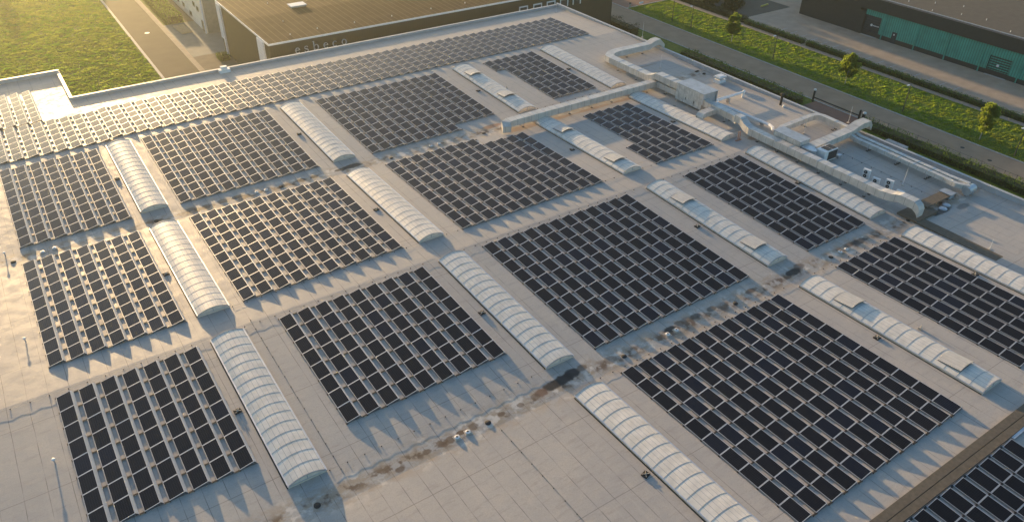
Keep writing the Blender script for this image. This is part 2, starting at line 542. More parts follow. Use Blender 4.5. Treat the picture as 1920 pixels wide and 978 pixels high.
# ------------------------------------------------------------------ roof heights
GZ = 0.0
ZR = 9.88
AMP, PER = 0.55699, 24.2
def rz(y):
    """height of the roof membrane: ridges and drainage valleys run along x"""
    V = -y / 2.0
    if y > 114.2:
        return ZR + AMP * max(-0.3, 1 - (y - 114.2) / PER)
    t = abs(((V + 45) / 12.1 + 1) % 2 - 1)
    return ZR + AMP * t
def slope(y0, y1):
    return math.atan2(rz(y0) - rz(y1), y0 - y1)

# ------------------------------------------------------------------ ground and roads
def sheet(name, m, x0, y0, x1, y1, z, h=None):
    mb = MB()
    if h:
        mb.box(x0, y0, z, x1, y1, z + h)
    else:
        mb.face([(x0, y0, z), (x1, y0, z), (x1, y1, z), (x0, y1, z)])
    return struct(name, mb, m)

sheet('ground', M_['soil'], -1500, -1500, 1500, 1500, 0.0)
sheet('lawn', M_['grass'], -60, 134.9, 24.2, 420, 0.004)
sheet('road', M_['asphaltL'], 24.7, 134.9, 31.5, 420, 0.004)
sheet('kerb', M_['kerb'], 24.2, 134.9, 24.7, 420, 0.0, 0.10)
sheet('path', M_['path'], 31.5, 134.9, 32.6, 420, 0.0, 0.10)
sheet('pavement', M_['pavL'], 32.6, 134.9, 39.5, 172.4, 0.008)
sheet('courtyard', M_['bluepave'], 32.6, 172.4, 60, 197, 0.008)
sheet('grass_verge', M_['grass'], 32.6, 197, 37.8, 420, 0.008)
sheet('pavement', M_['pavL'], 37.8, 197, 39.55, 420, 0.012)
sheet('planting_bed', M_['soil'], 153.4, 129.5, 172.0, 260, 0.014)
sheet('grass_strip', M_['grass'], 100.6, -60, 126.6, 420, 0.004)
sheet('kerb', M_['kerb'], 126.6, -60, 126.8, 420, 0.0, 0.10)
sheet('road', M_['asphalt'], 126.8, -60, 134.55, 420, 0.006)
sheet('kerb', M_['kerb'], 134.55, -60, 134.8, 420, 0.0, 0.11)
sheet('grass_verge', M_['grass'], 134.8, -60, 149.4, 150.8, 0.01)
sheet('pavement', M_['redbrick'], 134.8, 151.0, 149.4, 300, 0.01)
sheet('path', M_['path'], 149.4, -60, 150.8, 300, 0.0, 0.06)
sheet('yard', M_['yard'], 150.8, -60, 240, 300, 0.008)
sheet('driveway', M_['redbrick'], 118.2, 75.5, 126.59, 86.2, 0.014)
sheet('verge_kerb', M_['kerb'], 134.8, 150.8, 149.4, 151.0, 0.0, 0.12)
# painted parking bays
mb = MB()
for k in range(16):
    y = 118.5 - k * 2.9
    mb.face([(153.0, y, 0.014), (157.6, y - 0.0, 0.014), (157.6, y + 0.12, 0.014), (153.0, y + 0.12, 0.014)])
struct('bay_markings', mb, M_['paint'])
mb = MB()
for (x, y) in [(129.4, 71.5), (130.6, 66.0)]:
    mb.lathe([(0.38, 0.010), (0.38, 0.022)], x, y, 12)
for (x, y) in [(28.8, 191.0)]:
    pass
for k, (x, y) in enumerate([(131.5, 59.4), (130.8, 54.2)]):
    mb = MB(); mb.lathe([(0.36, 0.0), (0.36, 0.014), (0.25, 0.018)], 0, 0, 14)
    o = link('manhole_cover', mb.mesh('manhole_cover', [M_['black']]), None, (x, y, 0.008))
    tag(o, ['dark round manhole cover in the road, nearer the rooftop chimney side', 'dark round manhole cover in the road, lower right one of the two'][k], 'manhole cover', 'manhole covers in the road')
mb = MB(); mb.lathe([(0.55, 0.0), (0.55, 0.02)], 0, 0, 14)
o = link('manhole_cover', mb.mesh('manhole_cover', [M_['white']]), None, (28.2, 193.5, 0.008))
tag(o, 'pale cover plate lying in the narrow road at upper left', 'manhole cover')

# ------------------------------------------------------------------ the warehouse: roof, walls, parapets
XW, XE, YS, YN = -34.0, 100.0, -14.0, 134.6
mb = MB()
ys = [YS, 18.0 - 24.2 * 0 , 42.2, 66.2, 90.0, 114.2, YN]
ys = [YS, -6.2, 18.0, 42.2, 66.0, 90.0, 114.2, YN]
ys = [YS] + [-2 * v for v in (3.4 - 0.0,)] if False else [YS, -6.4, 17.8, 42.0 - 0.0, 66.2, 90.0, 114.2, YN]
def exact_knots():
    k = []
    v = -45 - 12.1 * 6
    while v < 60:
        k.append(-2 * v)
        v += 12.1
    return sorted(y for y in k if YS < y < 114.3)
ys = [YS] + exact_knots() + [YN]
for a, b in zip(ys[:-1], ys[1:]):
    mb.face([(XW, a, rz(a)), (XE - 0.35, a, rz(a)), (XE - 0.35, b, rz(b)), (XW, b, rz(b))])
mb.face([(XW, YN, rz(YN)), (5.9, YN, rz(YN)), (5.9, 147.4, rz(YN) - .02), (XW, 147.4, rz(YN) - .02)])
wh = thing('warehouse', 'huge flat pale warehouse roof covered with rows of solar panels', 'warehouse')
part('roof', mb, M_['roof'], wh)
mb = MB()
mb.box(XW, YS, 0.0, XE, YS + 0.3, 9.6)
mb.box(XE - 0.3, YS + .3, 0.0, XE, YN - .3, 9.6)
mb.box(6.0, YN - 0.3, 0.0, XE, YN, 9.6)
mb.box(5.9, YN, 0, 6.2, 147.4, 9.6)
mb.box(XW, 147.4, 0, 6.2, 147.7, 9.6)
part('wall', mb, M_['wallgrey'], wh)
mb = MB()
PT = 10.42
mb.box(6.2, YN - 0.35, 9.6, XE, YN - 0.02, PT - .05)
mb.box(XE - 0.36, YS, 9.6, XE - 0.02, YN - 0.35, PT + .18)
mb.box(5.86, YN - .35, 9.6, 6.2, 147.4, PT - .05)
mb.box(XW, 147.3, 9.6, 6.2, 147.64, PT + .1)
part('parapet', mb, M_['wallgrey'], wh)
mb = MB()
mb.box(6.15, YN - 0.42, PT - .05, XE + .02, YN + 0.06, PT + .01)
mb.box(XE - 0.42, YS, PT + .18, XE + .06, YN + .06, PT + .24)
mb.box(5.80, YN - .36, PT - .046, 6.26, 147.24, PT + .012)
mb.box(XW, 147.24, PT + .1, 6.26, 147.72, PT + .16)
part('coping', mb, M_['coping'], wh)
# expansion joint cover between the roof fields
mb = MB()
for a, b, zz in ((17.42, 18.12, 0.16), (16.72, 17.36, 0.16)):
    mb.box(XW, a, rz(17) - 0.25, XE - .4, b, rz(17.8) + zz)
mb.box(XW, 17.36, rz(17.8) - .3, XE - .4, 17.42, rz(17.8) + 0.12, 1)
o = link('expansion_joint', mb.mesh('expansion_joint', [M_['board'], M_['boardseam']]))
tag(o, 'long brown two-board joint cover crossing the lower right corner of the roof', 'roof joint')
mb = MB()
mb.box(84.3, 18.3, rz(18) - .6, 85.9, 41.4, rz(42) + 0.22)
mb.box(84.3, 41.4, rz(42) - .2, 88.9, 44.0, rz(42) + 0.30)
o = link('roof_walkway', mb.mesh('roof_walkway', [M_['board']]))
tag(o, 'brown boarded strip bending at the end of the long grey duct', 'walkway')
mb = MB()
mb.box(88.2, 42.5, 0.46, 93.5, 43.9, 0.56)
mb.box(88.2, 42.5, 0.0, 88.35, 43.9, 0.46)
o = link('roof_gangway', mb.mesh('roof_gangway', [M_['board']]), None, (0, 0, rz(42)))
tag(o, 'raised brown boarded gangway leading to a small grey box near the parapet', 'gangway')
mb = MB()
mb.box(93.2, 42.5, 0.0, 94.3, 43.9, 0.62)
mb.box(93.1, 42.4, 0.62, 94.4, 44.0, 0.70)
o = link('roof_hatch', mb.mesh('roof_hatch', [M_['ahutop']]), None, (0, 0, rz(42)))
tag(o, 'small grey lidded box at the far end of the brown gangway', 'roof hatch')
for (x, y) in ((91.6, 41.9), (90.4, 41.6)):
    mb = MB(); mb.lathe([(.5, 0), (.5, .12), (.35, .2), (.1, .24)], 0, 0, 12)
    o = link('domed_vent', mb.mesh('domed_vent', [M_['galv']]), None, (x, y, rz(y)))
    tag(o, 'low silver domed vent beside the brown gangway, ' + ('nearer the small grey box' if x > 91 else 'farther from the small grey box'), 'vent', 'domed vents by the gangway')

# ------------------------------------------------------------------ solar rows
PW, PL, TILT = 1.185, 1.972, math.atan2(0.24, 1.16)
def panel_mesh():
    mb = MB()
    fw, fl, t = 0.024, 0.042, 0.04
    x0, x1, y0, y1 = 0.0, PW, -PL, 0.0
    a = [(x0, y0, 0), (x1, y0, 0), (x1, y1, 0), (x0, y1, 0)]
    b = [(x0 + fw, y0 + fl, 0), (x1 - fw, y0 + fl, 0), (x1 - fw, y1 - fl, 0), (x0 + fw, y1 - fl, 0)]
    lo = [(p[0], p[1], -t) for p in a]
    mb.v = a + b + lo
    for k in range(4):
        j = (k + 1) % 4
        mb.f.append((k, j, 4 + j, 4 + k)); mb.m.append(1)
        mb.f.append((8 + k, 8 + j, j, k)); mb.m.append(1)
    mb.f.append((4, 5, 6, 7)); mb.m.append(0)
    mb.f.append((11, 10, 9, 8)); mb.m.append(2)
    return mb.mesh('solar_panel', [M_['glass'], M_['frame'], M_['black']])
PMESH = panel_mesh()
DEF, MNT = {}, {}
def defl_mesh(n):
    if n not in DEF:
        mb = MB()
        L = n * 2.0 - 0.02
        pts = [(1.168, 0.345), (1.19, 0.352), (1.36, 0.13), (1.385, 0.06)]
        for (xa, za), (xb, zb) in zip(pts[:-1], pts[1:]):
            mb.face([(xa, 0, za), (xa, -L, za), (xb, -L, zb), (xb, 0, zb)])
            mb.face([(xa, 0, za - .006), (xb, 0, zb - .006), (xb, -L, zb - .006), (xa, -L, za - .006)])
        # joints between deflector sheets
        for j in range(1, n):
            mb.face([(1.195, -2 * j + .012, .352), (1.195, -2 * j - .012, .352), (1.36, -2 * j - .012, .137), (1.36, -2 * j + .012, .137)], 1)
        DEF[n] = mb.mesh('wind_deflector', [M_['defl'], M_['steelrail']])
    return DEF[n]
def mount_mesh(n, last):
    k = (n, last)
    if k not in MNT:
        mb = MB()
        xe = 1.44 if last else 1.86
        for j in range(n + 1):
            y = -2.0 * j + 0.01
            mb.box(-0.06, y - .03, 0.0, xe, y + .03, 0.055, 0)
            mb.box(1.09, y - .025, 0.055, 1.14, y + .025, 0.30, 0)
            mb.box(0.02, y - .03, 0.055, 0.08, y + .03, 0.085, 0)
            mb.box(-0.10, y - .09, 0.0, 0.06, y + .09, 0.075, 1)
            if not last:
                mb.box(1.41, y - .10, 0.0, 1.79, y + .04, 0.10, 1)
                mb.box(1.43, y - .13, 0.0, 1.77, y - .10, 0.06, 2)
        mb.box(-0.035, -2.0 * n + .01, 0.06, -0.01, 0.01, 0.10, 0)
        MNT[k] = mb.mesh('mounting_frame', [M_['steelrail'], M_['black'], M_['foot']])
    return MNT[k]
ORD = ['first', 'second', 'third', 'fourth', 'fifth', 'sixth', 'seventh', 'eighth', 'ninth', 'tenth', 'eleventh', 'twelfth', 'thirteenth']
def ordinal(i):
    if i < 13: return ORD[i]
    n = i + 1
    suf = 'th' if 10 < n % 100 < 14 else {1: 'st', 2: 'nd', 3: 'rd'}.get(n % 10, 'th')
    return '%d%s' % (n, suf)
def row(x, y, n, label, group, last=False):
    a = slope(y, y - 2.0 * n) if (n and y - 2 * n > 0) else 0
    t = thing('solar_panel_row', label, 'solar panels', (x, y, rz(y) + 0.005), (a, 0, 0), group)
    for j in range(n):
        o = link('solar_panel', PMESH, t, (0, -2.0 * j - 0.0175, 0.122), (random.uniform(-.0015, .0015), -TILT + random.uniform(-.0035, .0035), 0))
    link('wind_deflector', defl_mesh(n), t)
    link('mounting_frame', mount_mesh(n, last), t)
    return t
# name of the array: x0, y0, pitch, rows, panels, (row -> (y shift in panels, count)), phrase, colour
ARR = [
    ('B11', -5.72, 112.88, 1.730, 7, 10, {}, 'leftmost array of the second tier', 'grey-brown'),
    ('B12', 11.74, 113.34, 1.832, 10, 10, {}, 'second array of the second tier', 'grey'),
    ('B13', 37.26, 113.04, 1.804, 12, 10, {8: (0, 9), 9: (0, 9), 10: (0, 9), 11: (0, 9)}, 'third array of the second tier', 'dark grey'),
    ('B14', 67.98, 113.06, 1.784, 6, 9, {0: (0, 2)}, 'rightmost array of the second tier', 'dark'),
    ('B21', -5.96, 89.28, 1.776, 7, 10, {}, 'leftmost array of the third tier', 'grey-brown'),
    ('B22', 11.74, 89.46, 1.848, 10, 10, {}, 'second array of the third tier', 'grey-brown'),
    ('B23', 37.36, 89.16, 1.788, 12, 10, {8: (1, 9), 9: (1, 9), 10: (1, 9), 11: (1, 9)}, 'third array of the third tier', 'dark grey'),
    ('B24', 67.75, 87.2, 1.86, 6, 9, {0: (6, 3)}, 'rightmost array of the third tier', 'black'),
    ('B31', -6.08, 64.66, 1.778, 7, 8, {}, 'leftmost array of the fourth tier', 'black'),
    ('B32', 13.68, 64.66, 1.840, 9, 8, {}, 'second array of the fourth tier', 'black'),
    ('B33', 37.32, 64.72, 1.816, 12, 10, {}, 'third array of the fourth tier', 'black'),
    ('B34', 68.26, 64.58, 1.838, 6, 10, {}, 'rightmost array of the fourth tier', 'black'),
    ('B41', 37.28, 40.82, 1.828, 12, 10, {}, 'left array of the front tier', 'black'),
    ('B44', 68.36, 40.82, 1.870, 6, 10, {}, 'right array of the front tier', 'black'),
]
for (nm, x0, y0, pit_, nr, npan, exc, phrase, colr) in ARR:
    for i in range(nr):
        sh, n = exc.get(i, (0, npan))
        if i == nr - 1: od = 'last'
        else: od = ordinal(i)
        row(x0 + i * pit_, y0 - 2.0 * sh, n, '%s row from the left, %s panels, %s' % (od, colr, phrase), 'rows in the ' + phrase, i == nr - 1)
# back tier: measured top edges
xs = [2.52 - 1.077 + 1.77 * k for k in range(-6, 9)]
xs += [18.36 - 1.077 + 1.838 * k for k in range(0, 19)]
xs += [51.44 - 1.077 + 1.765 * k for k in range(1, 5)]
xs += [58.50 - 1.077 + 1.823 * k for k in range(1, 20)]
for i, x in enumerate(xs):
    row(x, 127.15 if x < 7 else 127.85, 6, '%s row from the left in the long glinting back tier of solar panels' % ('last' if i == len(xs) - 1 else ordinal(i)), 'rows in the long back tier', i == len(xs) - 1)
for i in range(5):
    row(0.88 - 1.077 - 1.68 * (4 - i), 141.6, 7, '%s row from the left in the small array beside the bright bare roof corner' % ('last' if i == 4 else ordinal(i)), 'rows in the upper left corner array', i == 4)
for i in range(11):
    row(58.33 - 1.077 - 1.795 * (10 - i), 16.55, 6, '%s row from the left in the corner array beyond the brown joint cover' % ('last' if i == 10 else ordinal(i)), 'rows in the lower right corner array', i == 10)

# ------------------------------------------------------------------ barrel skylights
SKW = 3.04
def arc(t, w=SKW, rise=0.43, base=0.24):
    """t 0..1 across the width -> x, z on a circular arc"""
    r = (w * w / 4 + rise * rise) / (2 * rise)
    a = math.asin(w / 2 / r)
    th = -a + 2 * a * t
    return w / 2 + r * math.sin(th), base + r * math.cos(th) - (r - rise)
NB = 16
def vault_mesh(L):
    mb = MB()
    N = 14
    prev = None
    for k in range(N + 1):
        mb.v.append((*[arc(k / N)[0]], 0, arc(k / N)[1]))
    for k in range(N + 1):
        mb.v.append((arc(k / N)[0], -L, arc(k / N)[1]))
    for k in range(N):
        mb.f.append((k, N + 1 + k, N + 2 + k, k + 1)); mb.m.append(0)
    me = mb.mesh('glazing', [M_['vault']], True)
    return me
def bar_mesh(rise=0.43, lift=0.014, w=SKW, tw=0.04):
    mb = MB()
    N = 14
    for k in range(N):
        xa, za = arc(k / N, w, rise)
        xb, zb = arc((k + 1) / N, w, rise)
        for (p, q) in ((0, 0),):
            i = len(mb.v)
            mb.v += [(xa, -tw / 2, za + lift), (xa, tw / 2, za + lift), (xb, tw / 2, zb + lift), (xb, -tw / 2, zb + lift),
                     (xa, -tw / 2, za - .01), (xa, tw / 2, za - .01), (xb, tw / 2, zb - .01), (xb, -tw / 2, zb - .01)]
            for f in ((0, 3, 2, 1)[::-1], (0, 4, 7, 3)[::-1], (1, 2, 6, 5)[::-1]):
                mb.f.append(tuple(i + j for j in f)); mb.m.append(0)
    return mb.mesh('glazing_bar', [M_['bar']])
def endwall_mesh():
    mb = MB()
    N = 14
    pts = [(arc(k / N)[0], 0, arc(k / N)[1] - .004) for k in range(N + 1)]
    mb.face(pts + [(SKW, 0, 0.2), (0, 0, 0.2)])
    mb.face([(p[0], -.03, p[2]) for p in (pts + [(SKW, 0, 0.2), (0, 0, 0.2)])][::-1])
    for k in range(N):
        xa, za = arc(k / N); xb, zb = arc((k + 1) / N)
        mb.face([(xa, -.05, za + .03), (xb, -.05, zb + .03), (xb, -.05, zb - .05), (xa, -.05, za - .05)], 1)
        mb.face([(xa, -.05, za + .03), (xa, .02, za + .03), (xb, .02, zb + .03), (xb, -.05, zb + .03)], 1)
    mb.box(SKW / 2 - .03, -.06, 0.24, SKW / 2 + .03, -.031, 0.70, 1)
    return mb.mesh('end_wall', [M_['kerbw'], M_['bar']])
def kerb_mesh(L):
    mb = MB()
    mb.box(-0.05, -L - .04, 0.0, SKW + 0.05, 0.04, 0.21, 0)
    mb.box(-0.09, -L - .08, 0.21, SKW + 0.09, 0.08, 0.25, 1)
    mb.box(-0.16, -L, 0.0, -0.051, 0, 0.03, 2)
    return mb.mesh('kerb', [M_['kerbw'], M_['galv'], M_['black']])
def flap_mesh():
    mb = MB()
    N = 10
    L = 2.15
    w0 = 0.30
    ts = [0.14 + 0.74 * k / N for k in range(N + 1)]
    for k in range(N + 1):
        x, z = arc(ts[k])
        mb.v.append((x, 0, z + 0.06))
    for k in range(N + 1):
        x, z = arc(ts[k])
        mb.v.append((x, -L, z + 0.06))
    n = N + 1
    for k in range(N):
        mb.f.append((k, n + k, n + k + 1, k + 1)); mb.m.append(0)
    i = len(mb.v)
    for k in range(N + 1):
        x, z = arc(ts[k]); mb.v.append((x, 0, z))
    for k in range(N + 1):
        x, z = arc(ts[k]); mb.v.append((x, -L, z))
    for k in range(N):
        mb.f.append((i + k + 1, i + n + k + 1, i + n + k, i + k)); mb.m.append(1)
        mb.f.append((n + k, i + n + k, i + n + k + 1, n + k + 1)); mb.m.append(1)
        mb.f.append((k + 1, i + k + 1, i + k, k)); mb.m.append(1)
    mb.f.append((0, i, i + n, n)); mb.m.append(1)
    mb.f.append((N, n + N, i + n + N, i + N)); mb.m.append(1)
    mb2 = MB()
    return mb.mesh('smoke_flap', [M_['flap'], M_['black']])
BARM, ENDM, FLAPM = bar_mesh(), endwall_mesh(), flap_mesh()
VM, KM = {}, {}
def skylight(x, y, L, label, group, flaps=()):
    t = thing('barrel_skylight', label, 'skylight', (x, y, rz(y)), (slope(y, y - L), 0, 0), group)
    if L not in VM: VM[L], KM[L] = vault_mesh(L), kerb_mesh(L)
    link('kerb', KM[L], t)
    link('glazing', VM[L], t)
    nbar = round(L / 1.245)
    for k in range(1, nbar):
        link('glazing_bar', BARM, t, (0, -L * k / nbar, 0))
    link('end_wall', ENDM, t, (0, -L, 0))
    e = link('end_wall', ENDM, t, (SKW, 0, 0), (0, 0, math.pi))
    for f in flaps:
        fl = link('smoke_flap', FLAPM, t, (0, -f, 0.03), (-rad(5.0), 0, 0))
        fl['label'] = 'raised curved smoke flap'
    return t
TIER = ['back', 'second', 'third', 'front']
for cn, x, nm in (('a', 7.19, 'leftmost'), ('b', 31.76, 'second from left'), ('c', 62.0, 'third from left'), ('d', 80.36, 'rightmost')):
    for k, y in enumerate((113.4, 89.2, 64.85, 40.7)):
        if cn == 'a' and k == 3: continue
        L = 19.85
        fl = (3.9, 15.3) if cn == 'c' else ()
        if cn == 'c' and k == 0: fl = (3.0, 13.0)
        y_ = y
        pos = ('back', 'second', 'third', 'front')[k]
        if cn == 'a': pos = ('back', 'middle', 'front')[k]
        lab = '%s white arched skylight in the %s skylight line%s' % (pos, nm, ', two smoke flaps raised' if fl else '')
        skylight(x, y_, L, lab, 'barrel skylights in lines along the roof', fl)

# ------------------------------------------------------------------ small roof items
def fan_protos():
    mb = MB(); mb.box(-.30, -.30, 0, .30, .30, .03); mb.box(-.25, -.25, .03, .25, .25, .07)
    t = thing('roof_drain', '', 'roof drain', group='white domed drain heads in the valleys')
    part('base', mb, M_['foot'], t)
    mb = MB(); mb.lathe([(.20, .07), (.23, .10), (.21, .13), (.10, .15), (.09, .155)], 0, 0, 16)
    part('dome', mb, [M_['white']], t, smooth=False)
    mb = MB(); mb.lathe([(.10, .156), (.08, .17)], 0, 0, 10)
    part('cap', mb, M_['black'], t)
    return t
fans = [(20.66, 42.38, 'below the second array, fourth tier', 0), (21.71, 42.4, 'below the second array, fourth tier', 1), (44.62, 42.55, 'between third arrays of fourth and front tiers', 0), (45.77, 42.55, 'between third arrays of fourth and front tiers', 1),
        (-3.82, 90.8, 'between leftmost arrays of second and third tiers', 0), (-2.63, 90.92, 'between leftmost arrays of second and third tiers', 1), (20.37, 91.16, 'between second arrays of second and third tiers', 0), (21.58, 91.08, 'between second arrays of second and third tiers', 1),
        (45.15, 90.86, 'between third arrays of second and third tiers', 0), (46.47, 90.9, 'between third arrays of second and third tiers', 1), (71.26, 42.49, 'between the rightmost arrays of the lower tiers', 0), (72.33, 42.45, 'between the rightmost arrays of the lower tiers', 1)]
proto = fan_protos()
for k, (x, y, ph, r_) in enumerate(fans):
    lab = '%s white drain head %s' % (('left', 'right')[r_], ph)
    if k == 0:
        proto.location = (x, y, rz(y)); proto['label'] = lab
    else:
        copy_thing(proto, (x, y, rz(y)), (0, 0, random.uniform(-.2, .2)), lab)
drains = [(23.71, 42.39, 'right of the two white drain heads near the front centre'), (8.39, 42.35, 'in the shadow of the front left skylight'), (38.96, 42.48, 'right of the blackest puddle stain'), (53.99, 42.38, 'between the third arrays of the lower tiers'),
          (69.53, 42.41, 'left of the drain head pair in the rightmost valley'), (-6.73, 90.47, 'at the far left valley end'), (8.25, 90.92, 'between the two upper left skylights'), (23.5, 90.95, 'between second arrays of the upper tiers'), (38.87, 90.59, 'below the third array of the second tier'),
          (53.69, 90.48, 'near the end of the long cream duct'), (84.24, 42.35, 'at the end of the brown walkway')]
mb = MB(); mb.lathe([(.27, 0), (.27, .05), (.24, .07), (.15, .10), (.05, .12)], 0, 0, 14)
dm = mb.mesh('roof_outlet', [M_['black']])
for (x, y, ph) in drains:
    o = link('roof_outlet', dm, None, (x, y, rz(y)))
    tag(o, 'small round black roof outlet ' + ph, 'roof outlet', 'black roof outlets in the valleys')
anch = [(6.44, 54.91, 'front skylight, leftmost line'), (6.45, 78.8, 'middle skylight of the leftmost line'), (6.52, 103.48, 'back skylight of the leftmost line'), (31.0, 30.72, 'front skylight, second line'), (31.0, 54.94, 'third skylight of the second line'), (31.0, 78.91, 'second skylight of the second line'), (30.9, 103.72, 'back skylight of the second line'),
        (61.2, 30.84, 'front skylight, third line'), (61.1, 54.96, 'third skylight of the third line'), (61.0, 78.98, 'second skylight of the third line'), (61.0, 103.71, 'back skylight of the third line'), (79.7, 31.46, 'front skylight, rightmost line'), (79.9, 55.47, 'third skylight of the rightmost line'), (79.5, 78.24, 'second skylight of the rightmost line'), (79.3, 103.66, 'back skylight of the rightmost line')]
t0 = None
for (x, y, ph) in anch:
    lab = 'small black ballast tray with crossed straps beside the ' + ph
    if t0 is None:
        t0 = thing('ballast_tray', lab, 'anchor', (x, y, rz(y)), (0, 0, .1), 'black ballast trays beside the skylights')
        mb = MB(); mb.box(-.3, -.26, 0, .3, .26, .05); mb.box(-.3, -.26, .05, .3, -.2, .12); mb.box(-.3, .2, .05, .3, .26, .12); mb.box(-.3, -.2, .05, -.24, .2, .12); mb.box(.24, -.2, .05, .3, .2, .12)
        part('tray', mb, M_['black'], t0)
        mb = MB(); mb.tube((-.24, -.2, .15), (.24, .2, .15), .025, n=5); mb.tube((-.24, .2, .17), (.24, -.2, .17), .025, n=5); mb.lathe([(.07, .05), (.07, .22), (.03, .26)], 0, 0, 8)
        part('strap', mb, M_['foot'], t0)
    else:
        copy_thing(t0, (x, y, rz(y)), (0, 0, random.uniform(-.2, .3)), lab)
t0 = None
for (x, y, ph) in [(-7.3, 57.2, 'nearest the camera on the bare left edge'), (-7.3, 74.6, 'middle one on the bare left edge'), (-7.3, 92.2, 'farthest one on the bare left edge')]:
    lab = 'thin vent pipe with white cap, ' + ph
    if t0 is None:
        t0 = thing('vent_pipe', lab, 'vent', (x, y, rz(y)), group='white capped vent pipes along the left edge')
        mb = MB(); mb.tube((0, 0, 0), (0, 0, .42), .055, n=8)
        part('pipe', mb, M_['galv'], t0)
        mb = MB(); mb.lathe([(.04, .40), (.15, .42), (.14, .47), (.06, .51)], 0, 0, 12)
        part('cap', mb, M_['white'], t0)
    else:
        copy_thing(t0, (x, y, rz(y)), None, lab)
for (x, y, ph) in [(65.95, 29.3, 'between the front skylight and the right array of the front tier'), (65.4, 102.2, 'right of the back flapped skylight')]:
    mb = MB(); mb.box(-.16, -.16, 0, .16, .16, .22); mb.tube((0, 0, .22), (.1, 0, .45), .06, n=8)
    o = link('cable_outlet', mb.mesh('cable_outlet', [M_['foot']]), None, (x, y, rz(y)))
    tag(o, 'little cream outlet box ' + ph, 'outlet box')

# lightning conductor wires on little blocks
def wire(pts, label):
    t = thing('lightning_wire', label, 'wire', group='lightning conductor wires across the roof')
    mb = MB(); mbb = MB()
    for (a, b) in zip(pts[:-1], pts[1:]):
        A = Vector((a[0], a[1], rz(a[1]) + .12)); B = Vector((b[0], b[1], rz(b[1]) + .12))
        L = (B - A).length
        n = max(1, round(L / 1.5))
        for k in range(n):
            p = A.lerp(B, k / n); q = A.lerp(B, (k + 1) / n)
            mid = (p + q) / 2 + Vector((0, 0, -.02))
            mb.tube(p, mid, .012, n=4, caps=False); mb.tube(mid, q, .012, n=4, caps=False)
            mbb.box(p.x - .035, p.y - .035, rz(p.y), p.x + .035, p.y + .035, rz(p.y) + .09)
    part('conductor', mb, M_['steelrail'], t)
    part('holder', mbb, M_['black'], t)
for y, tn in ((65.35, 'fourth'), (89.9 + .35, 'third'), (41.4, 'front')):
    for (xa, xb, ph) in ((-20.0, 7.0, 'left of the first skylight line'), (10.5, 31.5, 'between the first and second skylight lines'), (35.2, 61.8, 'between the second and third skylight lines'), (65.4, 80.2, 'between the third and rightmost skylight lines')):
        if tn == 'front' and xa < 30: continue
        if tn == 'third': continue
        wire([(xa, y), (xb, y)], 'conductor wire above the %s tier, %s' % (tn, ph))
for (x, y0, y1, ph) in ((24.2, 41, 22, 'running down the bare foreground roof right of the drain heads'), (75.9, 69.0, 65.3, 'linking the rightmost arrays of the third and fourth tiers'), (11.3, 66, 43, 'beside the right side of the front left skylight'), (92.0, 62, 44, 'across the service area beside the twin ducts')):
    wire([(x, y0), (x, y1)], 'thin conductor wire ' + ph)
for y in (69.2, 44.9, 93.3):
    for (xa, xb, ph) in ((10.5, 31.5, 'second array'), (35.2, 61.8, 'third array'), (65.3, 80.1, 'rightmost array')):
        if y > 90 and xa < 60: continue
        if y < 50 and xa > 12: continue
        wire([(xa, y), (xb, y)], 'conductor wire below the %s of the %s tier' % (ph, {69.2: 'third', 44.9: 'fourth', 93.3: 'second'}[y]))
# cable tray beside lower right array
mb = MB()
mb.box(0, -.12, .1, 9, .12, .15)
for k in range(6):
    mb.box(k * 1.6 + .2, -.1, 0, k * 1.6 + .35, .1, .1)
o = link('cable_tray', mb.mesh('cable_tray', [M_['galv']]), None, (58.9, 16.55, rz(16.5)), (0, 0, rad(1)))
tag(o, 'narrow metal cable tray leading off the lower right corner array', 'cable tray')

# ------------------------------------------------------------------ ducts and roof plant
def RZ(x, y): return rz(y)
def duct(label, path, w, h, lift=0.45, m='duct', supports=True, extra=None, z0=None):
    """rectangular duct with mitred bends on small stands; path in x, y, (dz)"""
    P = []
    zb = z0 if z0 is not None else max(rz(p[1]) for p in path)
    for p in path:
        P.append((p[0], p[1], zb + lift + (p[2] if len(p) > 2 else 0)))
    t = thing('air_duct', label, 'air duct', group='silver ventilation ducts on the roof')
    mb = MB(); mb.sweep(P, w, h)
    part('casing', mb, M_[m], t)
    # flange collars
    mb = MB()
    for a, b in zip(P[:-1], P[1:]):
        A, B = Vector(a), Vector(b)
        L = (B - A).length
        if L < 2.2: continue
        n = int(L / 2.4)
        d = (B - A).normalized()
        for k in range(1, n + 1):
            p = A.lerp(B, k / (n + 1))
            mb = MB()
            mb.sweep([p - d * .035 - Vector((0, 0, .03)), p + d * .035 - Vector((0, 0, .03))], w + .06, h + .06)
            part('flange', mb, M_['galv'], t)
    if supports:
        for a, b in zip(P[:-1], P[1:]):
            A, B = Vector(a), Vector(b)
            L = (B - A).length
            if L < 3: continue
            n = max(1, int(L / 3.5))
            for k in range(n):
                p = A.lerp(B, (k + .5) / n)
                d = (B - A).normalized(); s = Vector((-d.y, d.x, 0))
                zz = rz(p.y)
                mb = MB()
                for sg in (-1, 1):
                    q = p + s * sg * (w / 2 - .05)
                    mb.box(q.x - .03, q.y - .03, zz + .06, q.x + .03, q.y + .03, p.z)
                    mb.box(q.x - .15, q.y - .15, zz, q.x + .15, q.y + .15, zz + .06, 1)
                a1, b1 = p + s * (w / 2), p - s * (w / 2)
                mb.tube((a1.x, a1.y, p.z - .03), (b1.x, b1.y, p.z - .03), .03, n=6)
                part('stand', mb, [M_['galv'], M_['black']], t)
    return t
